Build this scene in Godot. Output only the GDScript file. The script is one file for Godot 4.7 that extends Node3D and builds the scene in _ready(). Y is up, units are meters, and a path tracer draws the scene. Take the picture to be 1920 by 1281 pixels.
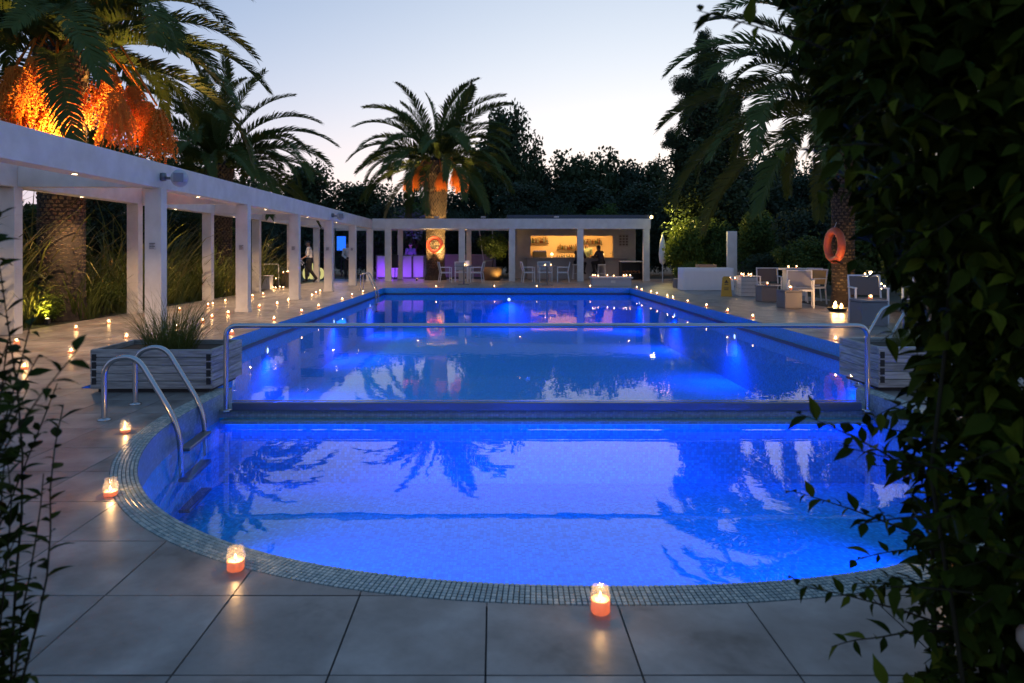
extends Node3D

const S := 0.815          # survey units to metres
var rng := RandomNumberGenerator.new()
var used := {}
var M := {}
var X := {}

# ---------------------------------------------------------------- names and placing
func V(x: float, y: float, d: float) -> Vector3:
	return Vector3(x, y, -d) * S

func R(a: float, b: float) -> float:
	return rng.randf_range(a, b)

func numbered(called: String) -> String:
	var n: int = used.get(called, -1) + 1
	used[called] = n
	return called if n == 0 else "%s_%03d" % [called, n]

func nth(i: int) -> String:
	var ones := ["first", "second", "third", "fourth", "fifth", "sixth", "seventh", "eighth", "ninth", "tenth", "eleventh", "twelfth", "thirteenth", "fourteenth", "fifteenth", "sixteenth", "seventeenth", "eighteenth", "nineteenth"]
	if i < 19:
		return ones[i]
	var n := i + 1
	var tens := ["", "", "twent", "thirt", "fort", "fift"]
	return tens[n / 10] + ("ieth" if n % 10 == 0 else "y-" + ones[n % 10 - 1])

func tag(o: Node, label: String, category: String, group := "", kind := "") -> Node:
	if label: o.set_meta("label", label)
	if category: o.set_meta("category", category)
	if group: o.set_meta("group", group)
	if kind: o.set_meta("kind", kind)
	return o

func thing(called: String, label: String, category: String, at := Vector3.ZERO, turn := 0.0, group := "") -> Node3D:
	var o := Node3D.new()
	o.name = numbered(called)
	add_child(o)
	o.position = at
	o.rotation.y = turn
	tag(o, label, category, group)
	return o

func part(parent: Node, called: String, mesh: Mesh, mat: Material, xf := Transform3D()) -> MeshInstance3D:
	var m := MeshInstance3D.new()
	var key := str(parent.get_instance_id()) + called
	var n: int = used.get(key, -1) + 1
	used[key] = n
	m.name = called if n == 0 else "%s_%03d" % [called, n]
	m.mesh = mesh
	m.material_override = mat
	m.transform = xf
	parent.add_child(m, true)
	return m

func solo(called: String, mesh: Mesh, mat: Material, label: String, category: String, group := "", xf := Transform3D()) -> MeshInstance3D:
	var m := MeshInstance3D.new()
	m.name = numbered(called)
	m.mesh = mesh
	m.material_override = mat
	m.transform = xf
	add_child(m)
	tag(m, label, category, group)
	return m

func struct(called: String, mesh: Mesh, mat: Material, xf := Transform3D()) -> MeshInstance3D:
	var m := solo(called, mesh, mat, "", "", "", xf)
	m.set_meta("kind", "structure")
	return m

func copy(o: Node3D, at: Vector3, turn: float, label: String) -> Node3D:
	var c: Node3D = o.duplicate()
	var stem: String = RegEx.create_from_string("_\\d{3}$").sub(o.name, "")
	c.name = numbered(stem)
	add_child(c)
	c.position = at
	c.rotation.y = turn
	c.set_meta("label", label)
	return c

# ---------------------------------------------------------------- materials
func mat(c: Color, rough := 0.6, metal := 0.0, spec := 0.5) -> StandardMaterial3D:
	# c holds real-world (linear) base colour
	var m := StandardMaterial3D.new()
	m.albedo_color = c.linear_to_srgb()
	m.roughness = rough
	m.metallic = metal
	m.metallic_specular = spec
	return m

func glow(c: Color, e: float) -> StandardMaterial3D:
	var m := mat(Color(0.12, 0.12, 0.12), 0.5)
	m.emission_enabled = true
	m.emission = c.linear_to_srgb()
	m.emission_energy_multiplier = e
	return m

func ntex(seed_: int, freq: float, lo: Color, hi: Color, size := 512, octaves := 5, mid := 0.5, type := FastNoiseLite.TYPE_SIMPLEX_SMOOTH) -> NoiseTexture2D:
	var t := NoiseTexture2D.new()
	var n := FastNoiseLite.new()
	n.seed = seed_
	n.noise_type = type
	n.frequency = freq
	n.fractal_octaves = octaves
	n.fractal_gain = 0.6
	t.noise = n
	t.width = size
	t.height = size
	t.seamless = true
	var g := Gradient.new()
	g.set_color(0, lo)
	g.set_color(1, hi)
	g.add_point(mid, lo.lerp(hi, 0.5))
	t.color_ramp = g
	return t

func tri3(m: StandardMaterial3D, scale: float, world := true) -> StandardMaterial3D:
	m.uv1_triplanar = true
	m.uv1_world_triplanar = world
	m.uv1_scale = Vector3(scale, scale, scale)
	return m

func leafmat(c: Color, back := 0.25, rough := 0.45) -> StandardMaterial3D:
	var m := mat(c, rough, 0.0, 0.14)
	m.cull_mode = BaseMaterial3D.CULL_DISABLED
	if back > 0.0:
		m.backlight_enabled = true
		m.backlight = Color(back, back * 1.15, back * 0.4)
	return m

# ---------------------------------------------------------------- shapes
func mb() -> SurfaceTool:
	var st := SurfaceTool.new()
	st.begin(Mesh.PRIMITIVE_TRIANGLES)
	st.set_smooth_group(-1)
	return st

func fin(st: SurfaceTool) -> ArrayMesh:
	st.generate_normals()
	return st.commit()

func tri(st: SurfaceTool, a: Vector3, b: Vector3, c: Vector3, out: Vector3) -> void:
	if (c - a).cross(b - a).dot(out) < 0.0:
		var t := b
		b = c
		c = t
	st.add_vertex(a)
	st.add_vertex(b)
	st.add_vertex(c)

func quad(st: SurfaceTool, a: Vector3, b: Vector3, c: Vector3, d: Vector3, out: Vector3) -> void:
	tri(st, a, b, c, out)
	tri(st, a, c, d, out)

# box with chamfered edges, size s, centred at c, turned by basis
func box(st: SurfaceTool, c: Vector3, s: Vector3, bev := 0.0, b := Basis()) -> void:
	var h := s * 0.5
	var e := minf(bev, minf(h.x, minf(h.y, h.z)) * 0.45)
	var ax := [Vector3(1, 0, 0), Vector3(0, 1, 0), Vector3(0, 0, 1)]
	st.set_smooth_group(-1)
	for i in 3:
		var u: Vector3 = ax[i]
		var v: Vector3 = ax[(i + 1) % 3]
		var w: Vector3 = ax[(i + 2) % 3]
		var hu := h[i]
		var hv := h[(i + 1) % 3]
		var hw := h[(i + 2) % 3]
		for sg in [-1.0, 1.0]:
			var o: Vector3 = u * hu * sg
			var pv: Vector3 = v * (hv - e)
			var pw: Vector3 = w * (hw - e)
			quad(st, c + b * (o - pv - pw), c + b * (o + pv - pw), c + b * (o + pv + pw), c + b * (o - pv + pw), b * (u * sg))
		if e > 0.0:
			for sv in [-1.0, 1.0]:
				for sw in [-1.0, 1.0]:
					var du: Vector3 = u * (hu - e)
					var p1: Vector3 = v * hv * sv + w * (hw - e) * sw
					var p2: Vector3 = v * (hv - e) * sv + w * hw * sw
					quad(st, c + b * (p1 - du), c + b * (p1 + du), c + b * (p2 + du), c + b * (p2 - du), b * (v * sv + w * sw))
	if e > 0.0:
		for sx in [-1.0, 1.0]:
			for sy in [-1.0, 1.0]:
				for sz in [-1.0, 1.0]:
					tri(st, c + b * Vector3(h.x * sx, (h.y - e) * sy, (h.z - e) * sz), c + b * Vector3((h.x - e) * sx, h.y * sy, (h.z - e) * sz), c + b * Vector3((h.x - e) * sx, (h.y - e) * sy, h.z * sz), b * Vector3(sx, sy, sz))

func boxm(s: Vector3, bev := 0.0, c := Vector3.ZERO) -> ArrayMesh:
	var st := mb()
	box(st, c, s, bev)
	return fin(st)

# box between two corners in survey units (x, y, d), trimmed in metres
func ubox(st: SurfaceTool, x0: float, x1: float, y0: float, y1: float, d0: float, d1: float, bev := 0.0) -> void:
	box(st, V((x0 + x1) / 2, (y0 + y1) / 2, (d0 + d1) / 2), Vector3(x1 - x0, y1 - y0, d1 - d0) * S, bev)

func tube(st: SurfaceTool, p: PackedVector3Array, r: Array, n := 8, caps := true) -> void:
	st.set_smooth_group(1)
	var rings := []
	var prev := Vector3.ZERO
	for i in p.size():
		var t := (p[mini(i + 1, p.size() - 1)] - p[maxi(i - 1, 0)]).normalized()
		var side := prev - t * prev.dot(t)
		if i == 0 or side.length() < 0.01:
			side = t.cross(Vector3.UP if absf(t.y) < 0.9 else Vector3.RIGHT)
		side = side.normalized()
		prev = side
		var up := side.cross(t)
		var rr: float = r[mini(i, r.size() - 1)]
		var ring := []
		for k in n:
			var a := TAU * k / n
			ring.append(p[i] + (side * cos(a) + up * sin(a)) * rr)
		rings.append(ring)
	for i in p.size() - 1:
		for k in n:
			var k2 := (k + 1) % n
			var mid: Vector3 = (rings[i][k] + rings[i][k2]) * 0.5 - p[i]
			quad(st, rings[i][k], rings[i][k2], rings[i + 1][k2], rings[i + 1][k], mid)
	if caps:
		st.set_smooth_group(-1)
		for e in [0, p.size() - 1]:
			var out := p[0] - p[1] if e == 0 else p[e] - p[e - 1]
			for k in n:
				tri(st, p[e], rings[e][k], rings[e][(k + 1) % n], out)

func lathe(st: SurfaceTool, prof: Array, n := 16, at := Vector3.ZERO) -> void:
	# prof: [radius, height] from bottom to top; outside faces away from the axis
	st.set_smooth_group(1)
	for i in prof.size() - 1:
		var a: Array = prof[i]
		var b: Array = prof[i + 1]
		var dr: float = b[0] - a[0]
		var dy: float = b[1] - a[1]
		for k in n:
			var t0 := TAU * k / n
			var t1 := TAU * (k + 1) / n
			var c0 := Vector3(cos(t0), 0, sin(t0))
			var c1 := Vector3(cos(t1), 0, sin(t1))
			var up0 := Vector3(0, a[1], 0) + at
			var up1 := Vector3(0, b[1], 0) + at
			var out := (c0 + c1).normalized() * dy + Vector3(0, -dr, 0)
			if a[0] < 1e-5:
				tri(st, up0, c0 * b[0] + up1, c1 * b[0] + up1, out)
			elif b[0] < 1e-5:
				tri(st, c0 * a[0] + up0, c1 * a[0] + up0, up1, out)
			else:
				quad(st, c0 * a[0] + up0, c1 * a[0] + up0, c1 * b[0] + up1, c0 * b[0] + up1, out)

func prism(st: SurfaceTool, poly: PackedVector2Array, y0: float, y1: float, sides := true) -> void:
	# poly in metres (x, d); top at y1
	var ix := Geometry2D.triangulate_polygon(poly)
	st.set_smooth_group(-1)
	for i in range(0, ix.size(), 3):
		var a := poly[ix[i]]
		var b := poly[ix[i + 1]]
		var c := poly[ix[i + 2]]
		tri(st, Vector3(a.x, y1, -a.y), Vector3(b.x, y1, -b.y), Vector3(c.x, y1, -c.y), Vector3.UP)
	if sides:
		var sg := -1.0 if Geometry2D.is_polygon_clockwise(poly) else 1.0
		for i in poly.size():
			var a := poly[i]
			var b := poly[(i + 1) % poly.size()]
			var e := b - a
			var out := Vector3(e.y, 0, e.x) * sg
			quad(st, Vector3(a.x, y0, -a.y), Vector3(b.x, y0, -b.y), Vector3(b.x, y1, -b.y), Vector3(a.x, y1, -a.y), out)

func ring(st: SurfaceTool, c: Vector3, R_: float, r: float, b: Basis, n := 28, m := 12) -> void:
	st.set_smooth_group(1)
	for i in n:
		for k in m:
			var q := []
			for ik in [[i, k], [i + 1, k], [i + 1, k + 1], [i, k + 1]]:
				var t: float = TAU * ik[0] / n
				var f: float = TAU * ik[1] / m
				q.append(c + b * Vector3((R_ + r * cos(f)) * cos(t), (R_ + r * cos(f)) * sin(t), r * sin(f)))
			var t2 := TAU * (i + 0.5) / n
			var f2 := TAU * (k + 0.5) / m
			quad(st, q[0], q[1], q[2], q[3], b * Vector3(cos(f2) * cos(t2), cos(f2) * sin(t2), sin(f2)))

func raw(v: PackedVector3Array) -> ArrayMesh:
	# loose flat triangles (leaves)
	var a := []
	a.resize(Mesh.ARRAY_MAX)
	a[Mesh.ARRAY_VERTEX] = v
	var n := PackedVector3Array()
	n.resize(v.size())
	for i in range(0, v.size(), 3):
		var f := (v[i + 2] - v[i]).cross(v[i + 1] - v[i]).normalized()
		n[i] = f
		n[i + 1] = f
		n[i + 2] = f
	a[Mesh.ARRAY_NORMAL] = n
	var m := ArrayMesh.new()
	m.add_surface_from_arrays(Mesh.PRIMITIVE_TRIANGLES, a)
	return m

func multi(parent: Node, called: String, mesh: Mesh, mat_: Material, xfs: Array, cols: Array = []) -> MultiMeshInstance3D:
	var mm := MultiMesh.new()
	mm.transform_format = MultiMesh.TRANSFORM_3D
	mm.use_colors = cols.size() > 0
	mm.mesh = mesh
	mm.instance_count = xfs.size()
	for i in xfs.size():
		mm.set_instance_transform(i, xfs[i])
		if cols.size():
			mm.set_instance_color(i, cols[i])
	var o := MultiMeshInstance3D.new()
	o.multimesh = mm
	o.material_override = mat_
	if parent == self:
		o.name = numbered(called)
	else:
		o.name = called
	parent.add_child(o, true)
	o.set_meta("kind", "stuff")
	return o

func omni(called: String, at: Vector3, c: Color, e: float, size := 0.02, rng_ := 12.0) -> OmniLight3D:
	var l := OmniLight3D.new()
	l.name = numbered(called)
	l.light_color = c.linear_to_srgb()
	l.light_energy = e
	l.light_size = size
	l.omni_range = rng_
	l.omni_attenuation = 2.0
	l.shadow_enabled = true
	add_child(l)
	l.position = at
	return l

func spot(called: String, at: Vector3, to: Vector3, c: Color, e: float, angle: float, soft := 0.6, size := 0.04) -> SpotLight3D:
	var l := SpotLight3D.new()
	l.name = numbered(called)
	l.light_color = c.linear_to_srgb()
	l.light_energy = e
	l.light_size = size
	l.spot_range = 30.0
	l.spot_attenuation = 2.0
	l.spot_angle = angle
	l.spot_angle_attenuation = soft
	l.shadow_enabled = true
	add_child(l)
	var dir := (to - at).normalized()
	l.look_at_from_position(at, to, Vector3.UP if absf(dir.y) < 0.95 else Vector3.RIGHT)
	return l

func area(called: String, at: Vector3, to: Vector3, size: Vector2, c: Color, e: float) -> void:
	var l := AreaLight3D.new()
	l.name = numbered(called)
	l.light_color = c.linear_to_srgb()
	l.light_energy = e
	l.area_size = size
	l.area_normalize_energy = true
	l.shadow_enabled = true
	add_child(l)
	var dir := (to - at).normalized()
	l.look_at_from_position(at, to, Vector3.UP if absf(dir.y) < 0.95 else Vector3.FORWARD)

func arc(pts: Array, rad: float, n := 6) -> PackedVector3Array:
	# polyline with rounded corners
	var out := PackedVector3Array([pts[0]])
	for i in range(1, pts.size() - 1):
		var p: Vector3 = pts[i]
		var a: Vector3 = (pts[i - 1] - p)
		var b: Vector3 = (pts[i + 1] - p)
		var r := minf(rad, minf(a.length(), b.length()) * 0.48)
		a = p + a.normalized() * r
		b = p + b.normalized() * r
		for k in n + 1:
			var t := float(k) / n
			out.append(a.lerp(p, t).lerp(p.lerp(b, t), t))
	out.append(pts[pts.size() - 1])
	return out

# ---------------------------------------------------------------- the view, the sky and the exposure
func view() -> void:
	var cam := Camera3D.new()
	cam.name = "camera"
	cam.projection = Camera3D.PROJECTION_FRUSTUM
	cam.near = 0.05
	cam.far = 900.0
	cam.size = 0.05 * 1281.0 / 1280.0
	cam.frustum_offset = Vector2(35.0 / 1280.0, -168.5 / 1280.0) * 0.05
	add_child(cam)
	cam.position = V(0, 1.62, 0)
	cam.current = true
	var env := Environment.new()
	env.background_mode = Environment.BG_SKY
	var sky := Sky.new()
	var sm := PanoramaSkyMaterial.new()
	sm.panorama = ImageTexture.create_from_image(dusk(512, 256))
	sky.sky_material = sm
	env.sky = sky
	env.background_energy_multiplier = 1.0
	env.tonemap_mode = Environment.TONE_MAPPER_LINEAR
	env.tonemap_exposure = 1.42
	env.sdfgi_enabled = true
	env.ssao_enabled = true
	env.ssil_enabled = true
	var we := WorldEnvironment.new()
	we.name = "dusk_environment"
	we.environment = env
	var lens := CameraAttributesPhysical.new()
	lens.frustum_focal_length = 24.0
	lens.frustum_focus_distance = 7.0
	lens.exposure_aperture = 3.2
	we.camera_attributes = lens
	add_child(we)
	var sun := DirectionalLight3D.new()
	sun.name = "afterglow"
	sun.light_color = Color(1.0, 0.78, 0.6)
	sun.light_energy = 0.03
	sun.light_angular_distance = 12.0
	sun.shadow_enabled = true
	sun.sky_mode = DirectionalLight3D.SKY_MODE_LIGHT_ONLY
	add_child(sun)
	sun.look_at_from_position(Vector3.ZERO, -Vector3(sin(0.28), 0.1, -cos(0.28)))

# a clear dusk sky: bright and warm where the sun went down, violet-blue overhead and behind
func dusk(w: int, h: int) -> Image:
	var im := Image.create(w, h, false, Image.FORMAT_RGBF)
	for j in h:
		var el := 90.0 - (j + 0.5) / h * 180.0
		for i in w:
			var az := (i + 0.5) / w * 360.0
			var da := wrapf(az - 16.0, -180.0, 180.0)
			var g := exp(-pow(da / 50.0, 2.0))
			var e := maxf(el, 0.0)
			var zen := Color(0.10, 0.21, 0.40)
			var hor := Color(0.36, 0.40, 0.60).lerp(Color(1.02, 1.02, 0.99), g)
			var warm := exp(-pow(e / 9.5, 2.0))
			hor = hor.lerp(Color(0.44, 0.38, 0.54).lerp(Color(1.30, 0.90, 0.62), g), warm * 0.85)
			var s := 12.0 + 10.0 * g
			var c := zen.lerp(hor, exp(-pow(e / s, 1.35)))
			im.set_pixel(i, j, c)
	return im

# ---------------------------------------------------------------- materials of the place
func palette() -> void:
	var t := ntex(3, 0.012, Color(0.80, 0.79, 0.78), Color(1, 1, 1), 512, 6)
	var rough := ntex(9, 0.02, Color(0.42, 0.42, 0.42), Color(0.62, 0.62, 0.62), 256, 4)
	var fine := ntex(12, 0.06, Color(0, 0, 0), Color(1, 1, 1), 512, 5)
	var stains := ntex(77, 0.006, Color(0.55, 0.52, 0.50, 1), Color(1, 1, 1, 1), 512, 6, 0.28)
	X.fine = fine
	M.slab = []
	for k in 5:
		var f := 0.86 + 0.06 * k
		var m := tri3(mat(Color(0.425 * f, 0.38 * f, 0.347 * f), 0.55), 0.45)
		m.albedo_texture = t
		m.roughness = 0.72
		m.roughness_texture = rough
		m.detail_enabled = true
		m.detail_albedo = stains
		m.detail_blend_mode = BaseMaterial3D.BLEND_MODE_MUL
		m.heightmap_enabled = true
		m.heightmap_texture = fine
		m.heightmap_scale = 0.06
		m.uv1_offset = Vector3(k * 0.37, 0, k * 0.21)
		M.slab.append(m)
	M.grout = mat(Color(0.05, 0.047, 0.045), 0.95)
	var wt := ntex(21, 0.01, Color(0.91, 0.90, 0.89), Color(1, 1, 1), 512, 5)
	M.white = tri3(mat(Color(0.71, 0.685, 0.65), 0.6), 0.35)
	M.white.albedo_texture = wt
	M.white.heightmap_enabled = true
	M.white.heightmap_texture = fine
	M.white.heightmap_scale = 0.02
	M.cream = tri3(mat(Color(0.62, 0.56, 0.48), 0.8), 0.35)
	M.cream.albedo_texture = wt
	M.steel = mat(Color(0.45, 0.45, 0.46), 0.24, 1.0)
	M.alu = mat(Color(0.16, 0.17, 0.19), 0.35, 0.8)
	M.dark = mat(Color(0.02, 0.02, 0.022), 0.5)
	M.black = mat(Color(0.012, 0.012, 0.013), 0.6)
	M.grey = mat(Color(0.17, 0.165, 0.18), 0.7)
	M.chair = mat(Color(0.66, 0.67, 0.69), 0.4)
	M.sling = mat(Color(0.30, 0.29, 0.30), 0.8)
	M.tan = mat(Color(0.42, 0.26, 0.09), 0.85)
	M.taupe = mat(Color(0.14, 0.11, 0.10), 0.85)
	M.cloth = mat(Color(0.70, 0.70, 0.72), 0.85)
	M.orange = mat(Color(0.72, 0.13, 0.05), 0.5)
	M.yellow = mat(Color(0.62, 0.33, 0.02), 0.5)
	M.soil = tri3(mat(Color(0.05, 0.035, 0.025), 0.95), 0.8)
	M.ground = tri3(mat(Color(0.05, 0.055, 0.03), 0.95), 0.3)
	M.ground.albedo_texture = t
	var wood := NoiseTexture2D.new()
	wood = ntex(5, 0.02, Color(0.62, 0.62, 0.62), Color(1, 1, 1), 512, 4)
	M.plank = []
	for k in 3:
		var m := mat(Color(0.52, 0.49, 0.46) * (0.85 + 0.12 * k), 0.75)
		m.uv1_triplanar = true
		m.uv1_scale = Vector3(0.25, 3.0, 0.25)
		m.uv1_offset = Vector3(0.3 * k, 0.2 * k, 0)
		m.albedo_texture = wood
		M.plank.append(m)
	M.glass = mat(Color(0.9, 0.95, 1.0), 0.0)
	M.glass.transparency = BaseMaterial3D.TRANSPARENCY_ALPHA
	M.glass.albedo_color.a = 0.03
	M.jar = mat(Color(1, 0.97, 0.92), 0.02)
	M.jar.transparency = BaseMaterial3D.TRANSPARENCY_ALPHA
	M.jar.albedo_color.a = 0.05
	M.wax = mat(Color(0.92, 0.72, 0.46), 0.6)
	M.wax.backlight_enabled = true
	M.wax.backlight = Color(1.0, 0.74, 0.46)
	M.flame = glow(Color(1.0, 0.60, 0.22), 14.0)
	M.flame_far = glow(Color(1.0, 0.66, 0.32), 14.0)
	M.wick = mat(Color(0.01, 0.01, 0.01), 0.9)
	M.trunk = tri3(mat(Color(0.085, 0.062, 0.042), 0.9), 1.2)
	M.trunk.albedo_texture = ntex(31, 0.03, Color(0.4, 0.38, 0.36), Color(1, 1, 1), 256, 4)
	M.scar = tri3(mat(Color(0.28, 0.20, 0.12), 0.9), 2.1)
	M.scar.albedo_texture = ntex(57, 0.05, Color(0.35, 0.33, 0.32), Color(1, 1, 1), 256, 4)
	M.frond = leafmat(Color(0.060, 0.085, 0.024), 0.2)
	M.frond_dry = leafmat(Color(0.17, 0.12, 0.045), 0.2)
	M.fruit = mat(Color(0.78, 0.24, 0.02), 0.6)
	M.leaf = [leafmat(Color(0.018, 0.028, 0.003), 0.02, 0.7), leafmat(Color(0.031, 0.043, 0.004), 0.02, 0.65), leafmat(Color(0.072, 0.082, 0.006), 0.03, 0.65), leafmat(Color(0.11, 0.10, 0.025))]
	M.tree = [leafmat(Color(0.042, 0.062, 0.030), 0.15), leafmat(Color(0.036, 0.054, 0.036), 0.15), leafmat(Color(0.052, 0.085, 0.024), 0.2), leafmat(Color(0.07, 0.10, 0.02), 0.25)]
	M.bark = mat(Color(0.06, 0.045, 0.035), 0.95)
	M.stem = mat(Color(0.030, 0.025, 0.014), 0.85, 0.0, 0.2)
	M.grass = [leafmat(Color(0.10, 0.105, 0.03), 0.25), leafmat(Color(0.15, 0.13, 0.045), 0.25), leafmat(Color(0.065, 0.08, 0.025), 0.25)]
	# pool mosaic: little square tiles of slightly different tone with pale joints
	var im := Image.create(512, 512, false, Image.FORMAT_RGB8)
	var hm := Image.create(512, 512, false, Image.FORMAT_RGB8)
	for a in 32:
		for b in 32:
			var f := 0.78 + 0.22 * rng.randf()
			im.fill_rect(Rect2i(a * 16, b * 16, 16, 16), Color(0.74, 0.77, 0.80))
			im.fill_rect(Rect2i(a * 16 + 1, b * 16 + 1, 14, 14), Color(f, f * R(0.97, 1.0), f))
			hm.fill_rect(Rect2i(a * 16 + 1, b * 16 + 1, 14, 14), Color(f, f, f))
	X.mosaic = ImageTexture.create_from_image(im)
	M.pool = tri3(mat(Color(0.004, 0.42, 0.90), 0.7, 0.0, 0.2), 1.25)
	M.pool.albedo_texture = X.mosaic
	M.basin = tri3(mat(Color(0.012, 0.50, 0.84), 0.7, 0.0, 0.2), 1.25)
	M.basin.albedo_texture = X.mosaic
	M.mosaic_wall = tri3(mat(Color(0.30, 0.40, 0.45), 0.28), 1.25)
	M.mosaic_wall.albedo_texture = X.mosaic
	M.pool_wall = tri3(mat(Color(0.012, 0.34, 0.74), 0.4), 1.25)
	M.pool_wall.albedo_texture = X.mosaic
	M.waterline = mat(Color(0.01, 0.03, 0.07), 0.4)
	M.water = mat(Color(0.8, 0.9, 1.0), 0.0, 0.0, 0.36)
	M.water.transparency = BaseMaterial3D.TRANSPARENCY_ALPHA
	M.water.albedo_color.a = 0.02
	var wn := NoiseTexture2D.new()
	var fn := FastNoiseLite.new()
	fn.seed = 41
	fn.frequency = 0.012
	fn.fractal_octaves = 3
	wn.noise = fn
	wn.width = 512
	wn.height = 512
	wn.seamless = true
	M.water.heightmap_enabled = true
	M.water.heightmap_texture = wn
	M.water.heightmap_scale = 0.05
	tri3(M.water, 0.42)

# ---------------------------------------------------------------- pool, terrace, ground
const CX := 0.6
const CD := 7.3
const WATER := -0.28

func basin_outline(off: float, n := 72) -> PackedVector2Array:
	# from the right end of the glass fence round the near bow to its left end, survey units (x, d)
	var p := PackedVector2Array()
	var base := PackedVector2Array()
	base.append(Vector2(CX + 3.7, 8.1))
	for i in n + 1:
		var a := PI * i / n
		var c := cos(a)
		var s := sin(a)
		base.append(Vector2(CX + 3.7 * signf(c) * pow(absf(c), 2.0 / 2.3), CD - 3.99 * pow(absf(s), 2.0 / 2.3)))
	base.append(Vector2(CX - 3.7, 8.1))
	if off == 0.0:
		return base
	for i in base.size():
		var t := base[mini(i + 1, base.size() - 1)] - base[maxi(i - 1, 0)]
		p.append(base[i] + Vector2(-t.y, t.x).normalized() * off)
	return p

func scaled(p: PackedVector2Array) -> PackedVector2Array:
	var o := PackedVector2Array()
	for q in p:
		o.append(q * S)
	return o

func rect(x0: float, x1: float, d0: float, d1: float) -> PackedVector2Array:
	return PackedVector2Array([Vector2(x0, d0), Vector2(x1, d0), Vector2(x1, d1), Vector2(x0, d1)])

func walls(st: SurfaceTool, p: PackedVector2Array, y0: float, y1: float, mid: Vector2, smooth := false) -> void:
	st.set_smooth_group(1 if smooth else -1)
	for i in p.size() - 1:
		var a := p[i]
		var b := p[i + 1]
		var m := mid - (a + b) / 2
		quad(st, V(a.x, y0, a.y), V(b.x, y0, b.y), V(b.x, y1, b.y), V(a.x, y1, a.y), Vector3(m.x, 0, -m.y))

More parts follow.
